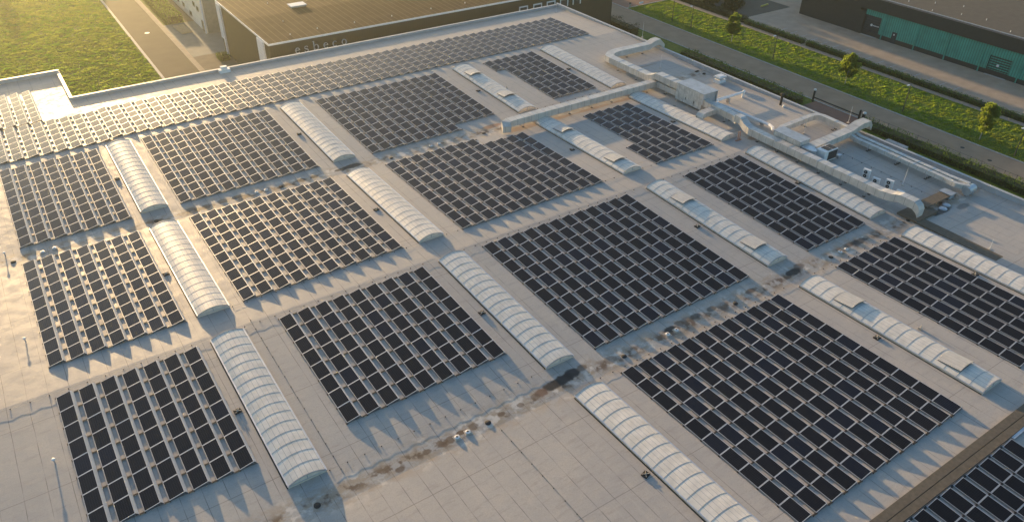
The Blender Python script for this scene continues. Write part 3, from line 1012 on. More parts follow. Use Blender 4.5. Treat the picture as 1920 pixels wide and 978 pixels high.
duct('silver duct entering over the parapet and bending towards the large air handler', [(100.6, 103.3, -.6), (99.4, 103.3, .55), (98.2, 103.3, 0.45), (97.2, 103.4, 0), (90.0, 103.6, 0), (88.4, 103.3, 0), (87.1, 102.3, 0), (87.0, 101.3, 0), (87.0, 91.9, 0), (87.0, 90.8, .35), (87.0, 89.8, .9), (87.0, 84.3, .9)], 1.45, 1.0)
duct('short lower duct tucked under the raised duct beside the large air handler', [(87.0, 90.2), (87.0, 84.3)], 1.45, 0.85, lift=.42)
duct('long cream duct crossing the skylight lines and ending above the third array', [(86.2, 89.9), (75, 89.9), (57.6, 89.8), (56.9, 89.5, -.05), (56.5, 88.6, -.42)], 1.25, 0.95, m='ductx', lift=.5)
duct('long silver duct running from the copper pipes to the brown walkway', [(85.4, 71.4, .75), (85.4, 70.4, .75), (85.2, 69.3, .2), (85.0, 68.2, 0), (84.95, 47.0, 0), (85.1, 45.6, .15), (85.2, 44.5, .45), (85.2, 42.6, .45), (85.2, 42.0, .1), (85.2, 41.7, -.35)], 1.15, 1.0, lift=.42)
duct('silver duct leaving the large air handler towards the copper pipes', [(86.4, 78.6, .3), (86.5, 75.5, .2), (86.3, 72.4, .2), (85.6, 71.0, .35)], 1.2, .95)
duct('stubby cowl duct pointing left below the large air handler', [(86.2, 76.3, .2), (83.9, 76.3, .2), (83.0, 76.2, .1), (82.6, 76.1, -.35)], 1.15, .75, m='ductx', supports=False)
duct('silver duct arm reaching right from the small air handler', [(87.8, 65.6), (89.2, 66.2), (96.3, 66.5), (97.2, 66.2), (97.5, 65.4), (97.3, 60.9)], .8, .75, m='ductx', lift=.6)
duct('wide silver duct crossing over the parapet above the compressor', [(86.3, 59.75, -.1), (88.2, 59.75, .0), (95.0, 60.1, 0), (96.2, 60.15, .0), (98.4, 60.2, .55), (100.3, 60.2, .55), (100.9, 60.2, -.2)], 1.4, .85, m='ductx', lift=.75)
duct('near one of the twin long ducts beside the parapet', [(96.2, 59.6, .2), (96.1, 58.6), (95.75, 45.0), (95.6, 43.4), (96.4, 42.0)], .62, .55, lift=.42)
duct('far one of the twin long ducts beside the parapet', [(97.3, 59.6, .2), (97.2, 58.6), (96.75, 45.0), (96.9, 43.4), (97.0, 42.4)], .62, .55, lift=.42)
t = thing('exhaust_cowl', 'round silver drum cowl closing the end of the twin ducts', 'cowl', (96.6, 41.9, rz(42)))
mb = MB(); mb.tube((-.9, 0, .75), (.8, .1, .75), .55, n=20)
part('drum', mb, M_['galv'], t, smooth=False)
mb = MB(); mb.box(-.6, -.3, 0, -.5, .3, .3); mb.box(.4, -.3, 0, .5, .3, .3)
part('stand', mb, M_['galv'], t)
# elbows in front of the small air handler
t = thing('duct_elbow', 'stacked rounded silver elbow between small air handler and compressor', 'air duct', (85.9, 59.3, rz(59)))
for z in (.35, 1.05):
    mb = MB()
    N = 8
    pts = []
    for k in range(N + 1):
        a = math.pi * (.5 + .5 * k / N)
        pts.append((1.1 * math.cos(a) + .6, -1.1 * math.sin(a) * 1.0 + .5))
    prof = [(1.2, .9), (1.2, -.6)] + [(0.6 + .62 * math.cos(a), -.6 + .62 * 1.0 * math.sin(a)) for a in [(-.5 - .5 * k / 6) * math.pi for k in range(7)]] + [(-.02, .9)]
    lo = [(x, y, z) for x, y in prof]; hi = [(x, y, z + .6) for x, y in prof]
    n = len(prof)
    i = len(mb.v); mb.v += lo + hi
    mb.f.append(tuple(range(i, i + n))[::-1] if False else tuple(i + k for k in range(n))); mb.m.append(0)
    mb.f.append(tuple(i + n + k for k in range(n))[::-1]); mb.m.append(0)
    for k in range(n):
        mb.f.append((i + k, i + n + k, i + n + (k + 1) % n, i + (k + 1) % n)); mb.m.append(0)
    part('casing', mb, M_['galv'], t)

def air_handler(label, x0, y0, x1, y1, z0, z1, louvre=True):
    t = thing('air_handler', label, 'air handler', (0, 0, rz((y0 + y1) / 2)))
    mb = MB(); mb.box(x0, y0, z0, x1, y1, z1)
    part('casing', mb, M_['ahu'], t)
    mb = MB(); mb.box(x0 - .08, y0 - .35 if louvre else y0 - .06, z1, x1 + .08, y1 + .05, z1 + .07)
    part('lid', mb, M_['ahutop'], t)
    if louvre:
        mb = MB(); mb.box(x0, y0 - .3, z0 + .9, x0 + .07, y0, z1); mb.box(x1 - .07, y0 - .3, z0 + .9, x1, y0, z1); mb.box(x0 + .07, y0 - .3, z0 + .9, x1 - .07, y0 - .02, z0 + .97)
        part('hood', mb, M_['galv'], t)
        mb = MB(); mb.box(x0 + .15, y0 - .06, z0 + 1.0, x1 - .15, y0 - .005, z1 - .12)
        part('intake_grille', mb, M_['ahutop'], t)
    for (xx, yy) in ((x0 + .15, y0 + .3), (x1 - .15, y0 + .3), (x0 + .15, (y0 + y1) / 2), (x1 - .15, (y0 + y1) / 2), (x0 + .15, y1 - .3), (x1 - .15, y1 - .3)):
        mb = MB(); mb.box(xx - .05, yy - .05, 0.0, xx + .05, yy + .05, z0)
        part('leg', mb, M_['galv'], t)
    return t
t = air_handler('large grey panelled air handler with overhanging lid and open hood', 85.6, 78.7, 88.6, 84.2, .35, 2.95)
for yy in (80.2, 82.0):
    mb = MB(); mb.box(85.54, yy - .04, .9, 85.595, yy + .04, 1.3)
    part('handle', mb, M_['black'], t)
mb = MB(); mb.box(88.6, 82.2, .35, 89.7, 84.0, 2.4); part('side_cabinet', mb, M_['ahutop'], t)
air_handler('smaller grey air handler with bluish lid beside the compressor', 85.8, 60.4, 87.8, 65.0, .45, 2.1, False)
# compressor with two top fans and black coil
t = thing('condenser_unit', 'cream condenser with black coil side and two black top fans', 'condenser', (87.0, 57.1, rz(58)), (0, 0, 0))
mb = MB(); mb.box(0, 0, .2, 2.7, 1.5, 1.75); part('casing', mb, M_['white'], t)
mb = MB(); mb.box(.75, -.03, .35, 2.65, -.003, 1.6); part('coil', mb, M_['grille'], t)
for dx in (1.15, 2.15):
    mb = MB(); mb.box(dx - .42, .15, 1.752, dx + .42, 1.35, 1.80); part('fan_grille', mb, M_['grille'], t)
mb = MB(); mb.box(.1, .1, 0, .25, 1.4, .2); mb.box(2.4, .1, 0, 2.55, 1.4, .2); part('skid', mb, M_['galv'], t)
mb = MB(); mb.box(2.8, -.2, .1, 3.5, .3, .5)
o = link('junction_box', mb.mesh('junction_box', [M_['galv']]), None, (87.3, 57.1, rz(58)))
tag(o, 'small grey box on the roof right of the black condenser coil', 'junction box')
# split AC units
def ac(x, y, h, label, two):
    t = thing('split_unit', label, 'air conditioner', (x, y, rz(y) + .15), (0, 0, rad(8)), 'white split air conditioners on the roof')
    mb = MB(); mb.box(0, -.95, .12, .38, 0, h); part('casing', mb, M_['white'], t)
    for zc in ([.45, 1.0] if two else [.5]):
        mb = MB(); mb.tube((-.03, -.42, zc), (-.003, -.42, zc), .23, n=16); part('fan', mb, M_['black'], t)
        mb = MB(); mb.tube((-.05, -.42, zc), (-.031, -.42, zc), .06, n=8); part('hub', mb, M_['white'], t)
    mb = MB(); mb.box(0, -.85, -.15, .38, -.8, .12); mb.box(0, -.15, -.15, .38, -.1, .12); part('bracket', mb, M_['galv'], t)
ac(88.1, 51.9, 1.35, 'tall white two-fan air conditioner, farthest of the four', True)
ac(88.0, 50.3, .85, 'low white air conditioner between the two tall ones', False)
ac(88.2, 48.6, 1.35, 'tall white two-fan air conditioner nearer the duct end', True)
ac(87.8, 46.7, .85, 'low white air conditioner nearest the duct end', False)
# mushroom vent
t = thing('roof_ventilator', 'square white roof ventilator with broad cap beside the parapet', 'vent', (97.6, 86.0, rz(86)))
mb = MB(); mb.box(-.85, -.6, 0, .85, .6, .55); part('base', mb, M_['white'], t)
mb = MB(); mb.box(-.45, -.4, .55, .45, .4, .9); part('neck', mb, M_['galv'], t)
mb = MB(); mb.box(-.85, -.65, .9, .85, .65, 1.12); mb.box(-.6, -.45, 1.12, .6, .45, 1.2); part('cap', mb, M_['white'], t)
# chimney
t = thing('flue_pipe', 'black flue pipe with flared cap near the parapet', 'flue', (98.2, 73.7, rz(73.7)))
mb = MB(); mb.tube((0, 0, 0), (0, 0, 1.65), .2, n=12); part('pipe', mb, M_['black'], t)
mb = MB(); mb.lathe([(.2, 1.65), (.34, 1.7), (.34, 1.8), (.2, 1.9)], 0, 0, 12); part('cap', mb, M_['black'], t)
mb = MB(); mb.lathe([(.17, 0), (.17, .25), (.1, .35)], 0, 0, 10)
o = link('vent_stub', mb.mesh('vent_stub', [M_['white']]), None, (97.8, 72.8, rz(72.8)))
tag(o, 'short white vent stub at the foot of the black flue pipe', 'vent')
# pipe pair
t = thing('pipe_run', 'pair of insulated white pipes with domed ends bending past the large air handler', 'pipes')
for k, dy in enumerate((0, .45)):
    mb = MB(); z = rz(79) + .9
    pts = [(95.5 + dy * .8, 79.0 + dy * .3 + .1, z), (89.5 + dy * .5, 78.9 + dy, z), (88.6 + dy * .6, 78.2, z), (88.9 + dy * .7, 74.8, z), (89.2 + dy * .7, 68.6, z), (88.9 + dy * .6, 67.6, z), (88.2 + dy * .4, 67.0, z - .1)]
    for a, b in zip(pts[:-1], pts[1:]): mb.tube(a, b, .14, n=8)
    mb.tube(pts[0], (pts[0][0], pts[0][1], rz(79)), .14, n=8)
    part('pipe', mb, M_['white'], t)
    mb = MB(); mb.lathe([(.14, z - .1), (.22, z + .02), (.2, z + .16), (.08, z + .24)], pts[0][0], pts[0][1], 10); part('dome', mb, M_['white'], t)
for (x, y) in ((92, 78.9), (89.2, 77.2), (89.4, 73), (89.6, 70)):
    mb = MB(); mb.box(x - .1, y - .3, rz(y), x + .1, y + .3, rz(y) + .76); part('stand', mb, M_['galv'], t)
# copper pipes
t = thing('copper_pipes', 'reddish copper pipes rising from the roof by the silver duct bend', 'pipes', (82.6, 68.3, rz(68)))
for dx in (0, .35):
    mb = MB(); mb.tube((dx, 0, 0), (dx, .1, 1.3), .06, n=7); part('pipe', mb, M_['orange'], t)
mb = MB(); mb.box(-.5, -.15, 0, .6, .05, .1); part('base', mb, M_['orange'], t)
# masts
t0 = None
for (x, y, h, ph) in ((99.6, 107.6, 3.2, 'standing on the parapet beside the duct bend'), (91.4, 47.9, 2.6, 'beside the split air conditioners'), (92.4, 64.6, 2.6, 'inside the duct square'), (99.7, 62.6, 2.6, 'on the parapet by the duct crossing'), (86.2, 33.4, 1.3, 'beside the brown boarded strip at right'), (93.5, 96, 2.4, 'inside the bend of the far duct'), (81.9, 24.5, 2.0, 'near the front skylight, rightmost line'), (97.0, 131.0, 1.6, 'in the far corner of the roof')):
    lab = 'thin white lightning rod ' + ph
    zb = rz(y) + (.75 if x > 99.3 else 0)
    if t0 is None:
        t0 = thing('lightning_rod', lab, 'rod', (x, y, zb), group='thin lightning rods on the roof')
        mb = MB(); mb.tube((0, 0, .1), (0, 0, 3.0), .028, .012, n=6); part('rod', mb, M_['white'], t0)
        mb = MB(); mb.lathe([(.2, 0), (.2, .1), (.05, .12)], 0, 0, 10); part('foot', mb, M_['foot'], t0)
    else:
        q_ = copy_thing(t0, (x, y, zb), (rad(random.uniform(-2, 2)), rad(random.uniform(-2, 2)), 0), lab)
        q_.scale = (1, 1, h / 3.0)
# parapet box vent at back wall
t = thing('parapet_outlet', 'white box outlet with two knobs on the back parapet', 'vent', (29.4, 133.6, rz(133)))
mb = MB(); mb.box(-.9, -.5, 0, .9, .55, .55); part('base', mb, M_['white'], t)
mb = MB(); mb.box(-.5, -.3, .55, .5, .4, 1.0); part('cap', mb, M_['white'], t)
# debris/straps near plant
for k, (x, y, w_, d_, lab) in enumerate([(88.6, 99.2, .9, .35, 'dark block lying inside the far duct bend'), (98.0, 91.6, .8, .4, 'dark mat beside the parapet, left one of two'), (98.3, 90.2, .6, .4, 'dark mat beside the parapet, right one of two'), (83.6, 82.4, .7, .5, 'black block under the near side of the large air handler'), (89.6, 86.8, .9, .5, 'black block behind the large air handler')]):
    mb = MB(); mb.box(-w_ / 2, -d_ / 2, 0, w_ / 2, d_ / 2, .1); mb.box(-w_ / 4, -d_ / 4, .1, w_ / 3, d_ / 4, .16)
    o = link('support_block', mb.mesh('support_block', [M_['black']]), None, (x, y, rz(y)), (0, 0, .2 * k))
    tag(o, lab, 'block')

# ------------------------------------------------------------------ office building with letters
t = thing('office_building', 'brown clad building with ribbed brown roof and large pale letters', 'building')
RT = 10.72
mb = MB(); mb.box(39.7, 141.0, 0, 121.0, 173.0, RT - .25); part('wall', mb, M_['brownwall'], t)
mb = MB(); mb.face([(39.7, 141.0, RT - .1), (121, 141.0, RT - .1), (121, 157, RT + .15), (39.7, 157, RT + .15)])
mb.face([(39.7, 157, RT + .15), (121, 157, RT + .15), (121, 173, RT - .1), (39.7, 173, RT - .1)])
part('roof', mb, M_['brownroof'], t)
mb = MB()
mb.box(39.55, 140.85, RT - .3, 121.1, 141.0, RT + .02); mb.box(39.55, 141.0, RT - .3, 39.7, 173.1, RT + .06)
part('roof_edge', mb, M_['white'], t)
for (a, b) in ((143.5, 146.9), (169.9, 172.4)):
    mb = MB(); mb.box(39.35, a, 0 if a < 150 else 3.2, 39.69, b, RT - .31); 
    if a > 150: mb.box(39.35, a, 0, 39.69, a + .8, 3.2)
    part('pillar', mb, M_['pillar'], t)
sk = MB(); sk.box(50.8, 158.9, RT, 54.0, 160.9, RT + .45); s_ = part('roof_light', sk, M_['galv'], t)
mb = MB(); mb.box(50.7, 158.7, RT + .45, 54.1, 161.0, RT + .55); part('lid', mb, M_['white'], s_)
for k, (x0, x1) in enumerate(((94.6, 96.9), (98.3, 100.65), (101.95, 104.3), (105.6, 107.9), (109.2, 111.5))):
    w_ = MB(); w_.box(x0 + .25, 140.97, 7.3, x1 - .25, 140.995, 8.7); f_ = part('window', w_, M_['window'], t)
    fr = MB(); fr.box(x0, 140.88, 7.2, x0 + .25, 140.99, 9.0); fr.box(x1 - .25, 140.88, 7.2, x1, 140.99, 9.0); fr.box(x0 + .25, 140.88, 8.72, x1 - .25, 140.99, 9.0)
    part('frame', fr, M_['white'], f_)
# roof anchors on the office roof
for k, (x, y) in enumerate(((44.9, 144.0), (50.5, 144.6), (58, 144.3), (66, 144.2), (75, 144.4), (83, 144.2), (46.5, 152), (48, 165))):
    mb = MB(); mb.tube((0, 0, 0), (0, 0, .25), .12, .06, n=8)
    part('roof_anchor', mb, M_['white'], t, (x, y, RT))

def ring_pts(cx, cz, rx, rz_, a0, a1, n=22):
    return [(cx + rx * math.cos(a0 + (a1 - a0) * k / n), cz + rz_ * math.sin(a0 + (a1 - a0) * k / n)) for k in range(n + 1)]
def band(mb, outer, inner, y0=140.82, y1=140.96):
    for k in range(len(outer) - 1):
        a, b, c_, d = outer[k], outer[k + 1], inner[k + 1], inner[k]
        mb.face([(a[0], y0, a[1]), (d[0], y0, d[1]), (c_[0], y0, c_[1]), (b[0], y0, b[1])])
        mb.face([(a[0], y0, a[1]), (b[0], y0, b[1]), (b[0], y1, b[1]), (a[0], y1, a[1])])
        mb.face([(d[0], y1, d[1]), (c_[0], y1, c_[1]), (c_[0], y0, c_[1]), (d[0], y0, d[1])])
def bar3(mb, x0, z0, x1, z1): mb.box(x0, 140.82, z0, x1, 140.96, z1)
ZB, XH = 8.1, 1.08
cz = ZB + XH / 2
def let_o(mb, cx, a0=0, a1=2 * math.pi):
    band(mb, ring_pts(cx, cz, .50, XH / 2, a0, a1), ring_pts(cx, cz, .32, XH / 2 - .09, a0, a1))
def let_e(mb, cx):
    band(mb, ring_pts(cx, cz, .47, XH / 2, 0.05, math.pi * 1.80), ring_pts(cx + .02, cz, .29, XH / 2 - .09, 0.05, math.pi * 1.80))
    bar3(mb, cx - .32, cz + .02, cx + .46, cz + .11)
def let_c(mb, cx):
    band(mb, ring_pts(cx, cz, .47, XH / 2, .22 * math.pi, math.pi * 1.78), ring_pts(cx + .02, cz, .29, XH / 2 - .09, .22 * math.pi, math.pi * 1.78))
    mb.tube((cx + .28, 140.82, cz + .33), (cx + .28, 140.96, cz + .33), .11, n=8)
def let_b(mb, cx):
    bar3(mb, cx - .52, ZB, cx - .34, ZB + 1.72)
    bar3(mb, cx - .66, ZB + 1.62, cx - .52, ZB + 1.72)
    band(mb, ring_pts(cx + .02, cz, .48, XH / 2, 0, 2 * math.pi), ring_pts(cx, cz, .30, XH / 2 - .09, 0, 2 * math.pi))
def let_s(mb, cx):
    pts = []
    for k in range(25):
        u = k / 24
        a = math.pi * (0.15 + 1.2 * u) if u < .5 else None
        pts.append(u)
    c1, c2 = (cx, cz + .27), (cx, cz - .27)
    up = ring_pts(c1[0], c1[1], .30, .25, .1 * math.pi, 1.5 * math.pi, 12)
    dn = ring_pts(c2[0], c2[1], .32, .27, .5 * math.pi, -.9 * math.pi, 12)
    path = up + dn[1:]
    o, i_ = [], []
    for k, p in enumerate(path):
        q0, q1 = path[max(0, k - 1)], path[min(len(path) - 1, k + 1)]
        dx, dz = q1[0] - q0[0], q1[1] - q0[1]
        L = math.hypot(dx, dz) or 1
        w = .045 + .06 * math.exp(-((k - len(path) / 2) / 4) ** 2)
        o.append((p[0] - dz / L * w, p[1] + dx / L * w)); i_.append((p[0] + dz / L * w, p[1] - dx / L * w))
    band(mb, i_, o)
    bar3(mb, cx + .24, cz + .25, cx + .31, cz + .5); bar3(mb, cx - .34, cz - .52, cx - .27, cz - .25)
for ch, cx in (('e', 44.85), ('s', 46.55), ('b', 48.5), ('e', 50.4), ('c', 52.2), ('o', 54.1)):
    mb = MB(); {'e': let_e, 's': let_s, 'b': let_b, 'c': let_c, 'o': let_o}[ch](mb, cx)
    part('letter', mb, M_['letters'], t)
# ------------------------------------------------------------------ pale building at upper left
t = thing('pale_building', 'tall pale panelled building with small square windows at upper left', 'building')
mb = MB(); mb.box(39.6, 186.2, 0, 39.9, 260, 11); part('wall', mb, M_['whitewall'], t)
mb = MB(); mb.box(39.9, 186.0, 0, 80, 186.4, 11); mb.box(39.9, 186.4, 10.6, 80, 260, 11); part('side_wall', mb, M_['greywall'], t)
mb = MB(); mb.box(39.35, 186.0, 0, 39.59, 186.5, 11); part('pillar', mb, M_['pillar'], t)
mb = MB(); mb.box(39.45, 187.2, 0, 39.59, 188.8, 2.4); part('door', mb, M_['window'], t)
for (y, z) in ((189.8, 4.0), (192.6, 4.4), (197.6, 1.0), (203.5, 1.6), (208.8, 1.6), (200.0, 4.4), (206.0, 4.4)):
    w_ = MB(); w_.box(39.5, y - .1, z, 39.59, y + 1.6, z + .95); f_ = part('window', w_, M_['window'], t)
    fr = MB(); fr.box(39.44, y - .25, z - .12, 39.58, y + 1.75, z); part('sill', fr, M_['kerb'], f_)

# ------------------------------------------------------------------ green hall on the right
t = thing('green_hall', 'long low hall with green ribbed wall, dark roof edge and loading doors', 'building')
GX = 169.5
mb = MB(); mb.box(GX + .05, -40, 0.0, GX + .3, 108.4, 1.0); mb.box(GX + .8, -40, 0, 230, 124.8, 8.2)
part('wall', mb, M_['darkclad'], t)
mb = MB(); mb.box(GX, 108.4, 0, GX + .8, 124.8, 8.3); mb.box(GX - .15, 106.8, 0, GX + .8, 108.4, 5.2)
part('end_wall', mb, M_['darkclad'], t)
mb = MB()
segs = [(-40, 49.8), (50.2, 63.8), (64.2, 70.2), (70.4, 72.2), (76.8, 78.2), (78.4, 85.9), (86.2, 93.2), (93.5, 101.5), (101.7, 102.5)]
for (a, b) in segs:
    mb.box(GX - .0, a, 1.0, GX + .049, b, 5.9) if False else mb.box(GX, a, 1.0, GX + .8, b, 5.9)
mb.box(GX, 72.2, 4.0, GX + .8, 76.8, 5.9); mb.box(GX, 102.5, 4.6, GX + .8, 106.8, 5.9)
part('green_sheeting', mb, M_['green'], t)
for y in (50.0, 64.0, 70.3, 78.3, 86.05, 93.35, 101.6):
    mb = MB(); mb.box(GX - .1, y - .12, 0, GX + .4, y + .12, 5.9)
    part('downpipe', mb, M_['green'], t)
mb = MB(); mb.box(GX - .35, -40, 5.9, GX + .8, 108.4, 8.5); mb.box(GX - .35, 108.4, 5.9, GX - .001, 124.9, 8.5)
part('fascia', mb, M_['darkclad'], t)
mb = MB(); mb.box(GX + .8, -40, 8.2, 230, 124.8, 8.4)
part('roof', mb, M_['darkroof'], t)
mb = MB(); mb.box(GX + .7, -40, 8.5, GX + .95, 124.9, 8.62); part('roof_edge', mb, M_['coping'], t)
for (a, b, h, dk) in ((102.6, 106.7, 4.55, 1), (72.3, 76.7, 3.95, 0)):
    mb = MB(); mb.box(GX + .25, a, 0, GX + .4, b, h)
    d_ = part('loading_door', mb, M_['window'] if dk else M_['green'], t)
    mb = MB()
    for k in range(8):
        z = h * (k + .3) / 8
        mb.box(GX + .2, a + .1, z, GX + .249, b - .1, z + (.12 if dk else .2))
    part('door_rib', mb, M_['darkclad'], d_)
    mb = MB(); mb.tube((GX + .14, b - 1.95, h * .55), (GX + .2, b - 1.95, h * .55), .28, n=16)
    if dk:
        for k in range(5): mb.box(GX + .15, b - 2.55 - k * .32, h * .55 - .14, GX + .2, b - 2.35 - k * .32, h * .55 + .08)
    part('logo_disc', mb, M_['white'], d_)
    mb = MB(); mb.box(GX + .1, a - .2, 0, GX + .42, a, h + .2); mb.box(GX + .1, b, 0, GX + .42, b + .2, h + .2); mb.box(GX + .1, a, h, GX + .42, b, h + .2)
    part('door_frame', mb, M_['darkclad'], d_)
    mb = MB(); mb.box(GX - .5, a, 0, GX + .1, b, .06); part('threshold', mb, M_['kerb'], d_)
mb = MB(); mb.box(GX - .05, 97.9, 0, GX - .003, 99.1, 2.5); d_ = part('door', mb, M_['window'], t)
mb = MB(); mb.box(GX - .08, 98.4, 1.8, GX - .051, 98.7, 2.1); part('notice', mb, M_['white'], d_)
for k, (x, y) in enumerate(((171.5, 104), (174.0, 100), (172.0, 93), (175.0, 88), (172.5, 76), (176.0, 83), (178, 96), (181, 91))):
    mb = MB(); mb.tube((0, 0, 0), (0, 0, .35), .1, .05, n=7)
    part('roof_anchor', mb, M_['white'], t, (x, y, 8.4))

# ------------------------------------------------------------------ street lamps
t0 = None
for (x, y, ph) in ((137.4, 137.1, 'third from the top on the right lawn'), (137.4, 130.7, 'second from the top along the lower lawn edge'), (137.5, 106.0, 'left of the upper small tree'), (136.6, 74.2, 'between the two lower small trees'), (135.9, 52.8, 'lowest one at the right picture edge'), (144.0, 153.9, 'at the top of the right lawn')):
    lab = 'dark street lamp post with pale head, ' + ph
    if t0 is None:
        t0 = thing('street_lamp', lab, 'street lamp', (x, y, 0), group='street lamps along the right lawn')
        mb = MB(); mb.tube((0, 0, 0), (0, 0, 1.0), .12, .11, n=8); mb.tube((0, 0, 1.0), (0, 0, 5.2), .09, .06, n=8); mb.tube((0, 0, 5.2), (-.7, 0, 5.35), .035, n=6)
        part('pole', mb, M_['pole'], t0)
        mb = MB(); mb.box(-1.25, -.14, 5.3, -.6, .14, 5.42); part('lamp_head', mb, M_['white'], t0)
    else:
        copy_thing(t0, (x, y, 0), (0, 0, random.uniform(-.1, .1)), lab)

# ------------------------------------------------------------------ foliage
def leaf_cloud(mb, pts, size, n_each=1, rng=random):
    for p in pts:
        for _ in range(n_each):
            s = size * rng.uniform(.6, 1.4)
            a = Vector((rng.gauss(0, 1), rng.gauss(0, 1), rng.gauss(0, 1) + .3)).normalized()
            u = a.orthogonal().normalized()
            w = a.cross(u)
            ang = rng.uniform(0, 6.28)
            u, w = u * math.cos(ang) + w * math.sin(ang), w * math.cos(ang) - u * math.sin(ang)
            c_ = Vector(p)
            mb.face([c_ - u * s * .5 - w * s * .32, c_ + u * s * .5 - w * s * .2, c_ + u * s * .55 + w * s * .3, c_ - u * s * .4 + w * s * .36])
def tree(x, y, h, cw, label, trunk='barkw', lean=0.0, leafm='leaf', nclump=46, per=170, group=None, lsize=.21, seed=0, base_frac=.32):
    rng = random.Random(seed)
    t = thing('street_tree', label, 'tree', (x, y, 0), (0, 0, rng.uniform(0, 6)), group)
    mb = MB()
    top = Vector((lean, 0, h * .62))
    mb.tube((0, 0, 0), (lean * .4, 0, h * .35), .10, .08, n=7)
    mb.tube((lean * .4, 0, h * .35), top, .08, .045, n=7)
    tips = []
    for k in range(9):
        a = k * 2.4 + rng.uniform(-.3, .3)
        z0 = h * rng.uniform(.34, .6)
        st = Vector((lean * .6, 0, z0))
        en = st + Vector((math.cos(a) * cw * .36, math.sin(a) * cw * .36, h * rng.uniform(.1, .28)))
        mb.tube(st, en, .035, .012, n=5)
        tips.append(en)
    part('trunk', mb, M_[trunk], t)
    mb = MB()
    cen = []
    for k in range(nclump):
        z = rng.random()
        rr = cw / 2 * (math.sin(math.pi * min(1, (z * .84 + .16))) ** .55) * (rng.uniform(.1, 1.0) ** .6)
        a = rng.uniform(0, 6.28)
        cen.append((Vector((lean * .8 + rr * math.cos(a), rr * math.sin(a), h * (base_frac + (1 - base_frac) * (z * .92)))), rng.uniform(.30, .50) * cw / 2.6))
    for c_, r in cen:
        pts = []
        for _ in range(per):
            d = Vector((rng.gauss(0, 1), rng.gauss(0, 1), rng.gauss(0, .85)))
            d = d.normalized() * r * rng.uniform(.55, 1.05)
            pts.append(c_ + d)
        leaf_cloud(mb, pts, lsize, 1, rng)
    part('crown', mb, M_[leafm], t)
    return t
tree(138.6, 118.9, 6.6, 3.2, 'small leafy tree at the top of the right lawn, highest of the three', group='young trees on the right lawn', seed=1)
tree(139.0, 88.7, 6.4, 3.3, 'small yellow-green tree in the middle of the right lawn', group='young trees on the right lawn', seed=2)
tree(137.2, 59.6, 6.9, 3.3, 'small pale-trunked tree lowest on the right lawn', group='young trees on the right lawn', seed=3)

def hedge(name, x0, y0, x1, y1, h, label, m='leafh', dens=26, size=.17, seed=0, group=None, ragged=.18, cat='hedge', bumpy=0.0):
    rng = random.Random(seed)
    t = thing(name, label, cat, ((x0 + x1) / 2, (y0 + y1) / 2, 0), group=group)
    cx, cy = (x0 + x1) / 2, (y0 + y1) / 2
    mb = MB()
    a, b = x0 - cx + .15, x1 - cx - .15
    c_, d = y0 - cy + .15, y1 - cy - .15
    mb.box(a, c_, 0, b, d, h - .22)
    part('branches', mb, M_['leafd'], t)
    mb = MB()
    W, L = x1 - x0, y1 - y0
    area = W * L + 2 * h * L + 2 * h * W
    pts = []
    ph = [rng.uniform(0, 6.28) for _ in range(4)]
    def hh(yy): return h + bumpy * (math.sin(yy * .9 + ph[0]) + .6 * math.sin(yy * 2.3 + ph[1])) * .5
    for _ in range(int(area * dens)):
        q = rng.random() * area
        yy = rng.uniform(-L / 2, L / 2)
        if q < W * L: p = (rng.uniform(-W / 2, W / 2), yy, hh(yy) - abs(rng.gauss(0, .08)) + rng.uniform(0, ragged))
        elif q < W * L + 2 * h * L: p = (rng.choice((-1, 1)) * (W / 2 + rng.gauss(0, .06)), yy, rng.uniform(0, hh(yy)))
        else: p = (rng.uniform(-W / 2, W / 2), rng.choice((-1, 1)) * (L / 2 + rng.gauss(0, .06)), rng.uniform(0, hh(yy)))
        pts.append(p)
    leaf_cloud(mb, pts, size, 1, rng)
    part('foliage', mb, M_[m], t)
    return t
hedge('hedge', 121.3, 86.8, 123.8, 118.0, 1.35, 'green hedge outside the parapet, above the red brick driveway', seed=11, group='hedges around the plot', bumpy=.5, ragged=.4, dens=20)
hedge('hedge', 123.4, 20.0, 125.9, 75.0, 1.15, 'long green hedge outside the parapet at the right picture edge', seed=12, group='hedges around the plot', dens=18, bumpy=.4, ragged=.4)
hedge('hedge', 120.9, 133.5, 123.4, 175.0, 1.9, 'dark brownish shrub hedge at the far corner of the roof', m='leafd', seed=13, group='hedges around the plot', bumpy=.9, ragged=.5, dens=20)
hedge('hedge', 151.0, 109.2, 152.5, 126.5, 1.0, 'clipped dark hedge beside the parking bays, upper piece', seed=14, group='clipped hedges along the right path')
hedge('hedge', 151.0, 84.2, 152.5, 108.3, 1.0, 'clipped dark hedge beside the parking bays, middle piece', seed=15, group='clipped hedges along the right path')
hedge('hedge', 150.9, 40.0, 152.4, 84.2, 1.0, 'clipped dark hedge beside the parking bays, lowest piece', seed=16, group='clipped hedges along the right path', dens=20)
hedge('hedge', 151.2, 127.0, 153.2, 170.0, 1.2, 'dark hedge at the top right above the parking bays', m='leafd', seed=17, group='clipped hedges along the right path')
hedge('block_hedge', 33.6, 196.9, 37.2, 235.0, 1.8, 'big square clipped hedge block beside the upper left road', seed=18, dens=14, size=.24)
hedge('shrub', 36.8, 166.5, 38.8, 169.5, 1.1, 'low olive shrub at the foot of the brown wall', seed=19, cat='shrub')
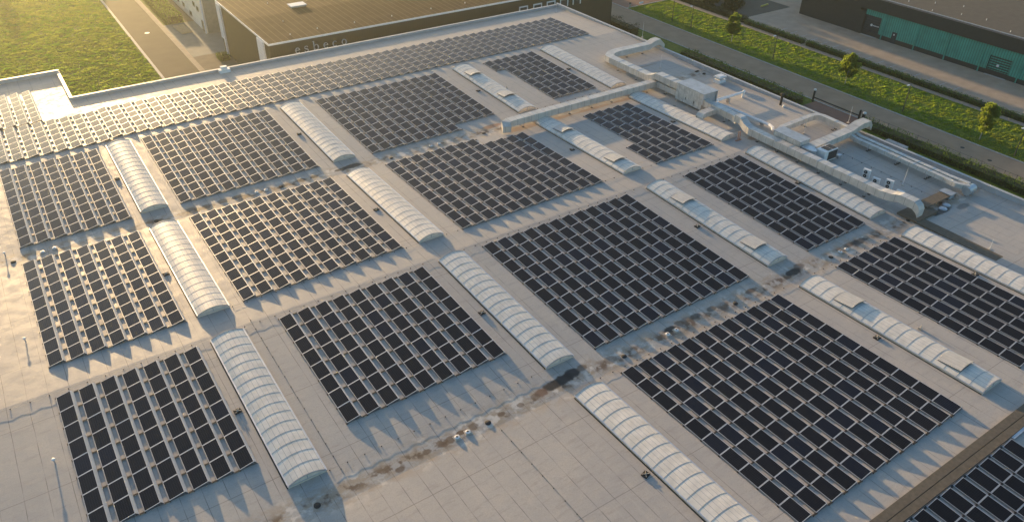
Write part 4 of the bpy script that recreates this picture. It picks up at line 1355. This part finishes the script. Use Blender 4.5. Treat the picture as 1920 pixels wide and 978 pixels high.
for k, (x, y, h, w) in enumerate(((156, 136, 1.8, 4), (160, 138, 2.0, 5), (153.6, 141, 3.2, 4.5), (158, 145, 2.7, 6), (164, 142, 2.4, 6), (169, 147, 4.0, 6), (155, 152, 4.4, 6), (162, 153, 3.5, 7))):
    lab = 'dark bushy shrub in the shaded planting at the top right, ' + ('nearest the yard', 'second from the yard', 'beside the path', 'in the middle', 'towards the dark hall', 'by the hall corner', 'far left', 'far right')[k]
    tree(x, y, h, w, lab, 'bark', leafm='leafd', nclump=22, per=70, lsize=.34, seed=30 + k, group='bushes above the parking yard', base_frac=.08)
# fence along the verge by the hedge
t = thing('metal_fence', 'thin black metal fence in the hedge outside the parapet', 'fence', (0, 0, 0))
for k in range(46):
    y = 118 - k * 1.9
    if 75 < y < 86.5: continue
    if y < 32: break
    x = 124.0 if y > 80 else 126.15
    mb = MB(); mb.tube((x, y, 0), (x, y, 1.55), .035, n=5)
    part('post', mb, M_['black'], t)
mb = MB()
for (ya, yb, x) in ((118, 87.5, 124.0), (74.5, 32, 126.15)):
    for z in (.5, 1.45): mb.tube((x, ya, z), (x, yb, z), .02, n=4)
part('rail', mb, M_['black'], t)
t = thing('sliding_gate', 'black sliding gate bar across the red brick driveway', 'gate', (125.9, 81, 0))
mb = MB(); mb.tube((0, 5.2, .9), (0, -4.6, .9), .12, n=8); part('bar', mb, M_['black'], t)
for (dy, h) in ((5.4, 2.2), (-4.8, 2.0), (-5.5, 2.0)):
    mb = MB(); mb.box(-.13, dy - .13, 0, .13, dy + .13, h); part('post', mb, M_['black'], t)
mb = MB(); mb.lathe([(.1, 2.2), (.28, 2.3), (.28, 2.5), (.1, 2.6)], 0, 5.4, 10); part('globe_lamp', mb, M_['white'], t)
t = thing('entrance_sign', 'dark post with white globe and small blue panel by the parapet hedge', 'sign', (124.6, 74.6, 0))
mb = MB(); mb.box(-.25, -.12, 0, .25, .12, 2.1); part('post', mb, M_['black'], t)
mb = MB(); mb.lathe([(.1, 2.1), (.3, 2.2), (.3, 2.45), (.1, 2.55)], 0, 0, 10); part('globe_lamp', mb, M_['white'], t)
mb = MB(); mb.box(-.26, -.1, .9, -.251, .1, 1.3); part('panel', mb, M_['blue'], t)
mb = MB(); mb.box(-1.9, -.5, 0, 1.9, .5, .9)
o = link('low_wall', mb.mesh('low_wall', [M_['kerb']]), None, (121.4, 65.6, 0), (0, 0, rad(90)))
tag(o, 'short pale wall block set in the hedge outside the parapet', 'low wall')
# road signs, boulder
t = thing('road_sign', 'small white street sign at the road edge by the far roof corner', 'sign', (126.2, 155.0, 0))
mb = MB(); mb.tube((0, 0, 0), (0, 0, 1.6), .03, n=6); part('post', mb, M_['galv'], t)
mb = MB(); mb.box(-.5, -.04, 1.3, .5, .04, 1.65); part('plate', mb, M_['white'], t)
t = thing('road_sign', 'small white street sign on the right lawn near its upper corner', 'sign', (139.3, 150.5, 0))
mb = MB(); mb.tube((0, 0, 0), (0, 0, .8), .04, n=6); part('post', mb, M_['galv'], t)
mb = MB(); mb.box(-.7, -.05, .6, .7, .05, 1.05); part('plate', mb, M_['white'], t)
t = thing('bollard', 'pale bollard with dark top at the corner of the right lawn', 'bollard', (135.9, 150.9, 0))
mb = MB(); mb.lathe([(.28, 0), (.26, .9), (.1, 1.0)], 0, 0, 12); part('body', mb, M_['foot'], t)
mb = MB(); mb.lathe([(.3, 1.0), (.3, 1.2), (.15, 1.3)], 0, 0, 12); part('cap', mb, M_['black'], t)
mb = MB(); mb.box(-1.5, -.15, .1, 1.5, .15, .4)
o = link('barrier_beam', mb.mesh('barrier_beam', [M_['yellow']]), None, (166.5, 133.4, .1), (0, 0, rad(6)))
tag(o, 'low yellow beam in the dark planting at the top right', 'barrier')
# pallets
t = thing('pallet_stack', 'flat stack of pale wooden pallets on the grey paving', 'pallets', (35.6, 191.8, 0), (0, 0, rad(4)))
for i in range(2):
    for j in range(3):
        mb = MB()
        for z in (0.0, .13, .26):
            for k in range(6):
                mb.box(-1.2 + i * 1.25, -3.2 + j * 2.1 + k * .34, z + .02, -1.2 + i * 1.25 + 1.15, -3.2 + j * 2.1 + k * .34 + .2, z + .1)
            mb.box(-1.15 + i * 1.25, -3.2 + j * 2.1, z, -1.05 + i * 1.25, -3.2 + j * 2.1 + 1.9, z + .02) 
        part('pallet', mb, M_['wood'], t)

# ------------------------------------------------------------------ lawn tufts (real blades, so the low sun rakes them)
def tufts(name, x0, y0, x1, y1, n, seed, size=.16):
    rng = random.Random(seed)
    mb = MB()
    V, Fc = [], []
    for k in range(n):
        x, y = rng.uniform(x0, x1), rng.uniform(y0, y1)
        nv = mnoise.noise(Vector((x * .55, y * 1.5, seed))) + .5 * mnoise.noise(Vector((x * 1.4, y * 3.3, seed + 9)))
        a = rng.uniform(0, math.pi)
        s = size * rng.uniform(.5, 1.5) * max(.25, 1.0 + 1.3 * nv)
        dx, dy = math.cos(a) * s, math.sin(a) * s
        h = s * rng.uniform(.5, 1.0)
        lx, ly = rng.uniform(-.5, .5) * h, rng.uniform(-.5, .5) * h
        i = len(V)
        V += [(x - dx, y - dy, .0), (x + dx, y + dy, .0), (x + lx + dx * .7, y + ly + dy * .7, h), (x + lx - dx * .7, y + ly - dy * .7, h * .8)]
        Fc.append((i, i + 1, i + 2, i + 3))
    me = bpy.data.meshes.new(name)
    me.from_pydata(V, [], Fc)
    me.materials.append(M_['blade'])
    o = link(name, me)
    o['kind'] = 'stuff'
    tag(o, 'rough sunlit lawn grass' + (' beside the narrow road at upper left' if x0 < 0 else ' on the verge along the right road'), 'grass')
    return o
tufts('grass', -30, 148, 24.0, 240, 90000, 5, .17)
tufts('grass', 134.9, 30, 149.3, 150.7, 52000, 6, .10)

tree(4.6, 252, 5.0, 3.4, 'lawn tree beyond the upper left corner, outside the picture, left one', group='lawn trees beyond the upper left corner', seed=51)
tree(25.0, 252, 3.6, 2.2, 'lawn tree beyond the upper left corner, outside the picture, right one', group='lawn trees beyond the upper left corner', seed=52)
# car at the right picture edge
t = thing('parked_car', 'dark parked car with pale bonnet cut off by the right picture edge', 'car', (136.0, 44.6, 0.1), (0, 0, 0))
def loft(prof, w0, taper=.0):
    mb = MB()
    n = len(prof)
    L_ = [(-w0 * (1 - taper * (z > .8)), y, z) for y, z in prof]; R_ = [(w0 * (1 - taper * (z > .8)), y, z) for y, z in prof]
    mb.v = L_ + R_
    mb.f.append(tuple(range(n))); mb.m.append(0)
    mb.f.append(tuple(range(2 * n - 1, n - 1, -1))); mb.m.append(0)
    for k in range(n):
        j = (k + 1) % n
        mb.f.append((k, n + k, n + j, j)); mb.m.append(0)
    return mb
part('body', loft([(-2.1, .25), (2.1, .25), (2.2, .55), (2.05, .8), (1.1, .92), (-1.7, .95), (-2.15, .85), (-2.2, .5)], .88), M_['galv'], t)
part('cabin', loft([(1.05, .93), (.35, 1.40), (-1.1, 1.43), (-1.75, .96)], .80, .12), M_['window'], t)
part('roof', loft([(.30, 1.41), (.25, 1.46), (-1.05, 1.48), (-1.12, 1.44)], .66), M_['galv'], t)
for sx in (-.88, .88):
    for yy in (1.35, -1.35):
        mb = MB(); mb.tube((sx - .1, yy, .33), (sx + .1, yy, .33), .33, n=16)
        w_ = part('wheel', mb, M_['black'], t)
        mb = MB(); mb.tube((sx - .115, yy, .33), (sx + .115, yy, .33), .19, n=12)
        part('rim', mb, M_['galv'], w_)
for sx in (-.62, .62):
    mb = MB(); mb.box(sx - .16, 2.10, .58, sx + .16, 2.19, .72); part('headlight', mb, M_['white'], t)

# ------------------------------------------------------------------ unseen blocks added up-sun, outside the frame, sized to cast the long street shadows
def hall(label, x0, y0, x1, y1, h):
    t = thing('shadow_caster', label, 'building')
    mb = MB(); mb.box(x0, y0, 0, x1, y1, h); part('wall', mb, M_['darkclad'], t)
    mb = MB(); mb.box(x0 - .3, y0 - .3, h, x1 + .3, y1 + .3, h + .3); part('roof', mb, M_['darkroof'], t)
hall('tall unseen hall added beyond the road to shade it, outside the picture', 118, 262, 142.2, 300, 21.5)
hall('narrow unseen hall added north of the parking bays to shade them, outside the picture', 154.6, 240, 162.8, 275, 19.5)
hall('slim low block added to shade a streak of the yard, outside the picture', 163.9, 238, 166.2, 244, 13.2)  # added box, shaped to throw the dark slit between the sunlit yard streaks
hall('large unseen hall added north of the green hall to shade the yard, outside the picture', 168.5, 240, 240, 275, 19.5)

# ------------------------------------------------------------------ evening haze
mb = MB(); mb.box(-420, -420, -1.0, 520, 560, 75)
hz = link('haze', mb.mesh('haze', []))
hm = bpy.data.materials.new('haze_air')
hm.use_nodes = True
nt = hm.node_tree
nt.nodes.remove(nt.nodes['Principled BSDF'])
pv = nd(nt, 'VolumePrincipled')
pv.inputs['Color'].default_value = (0.90, 0.95, 0.78, 1)
pv.inputs['Density'].default_value = 0.00028
pv.inputs['Anisotropy'].default_value = 0.86
nt.links.new(pv.outputs[0], nt.nodes['Material Output'].inputs['Volume'])
hz.data.materials.append(hm)
hz['kind'] = 'stuff'
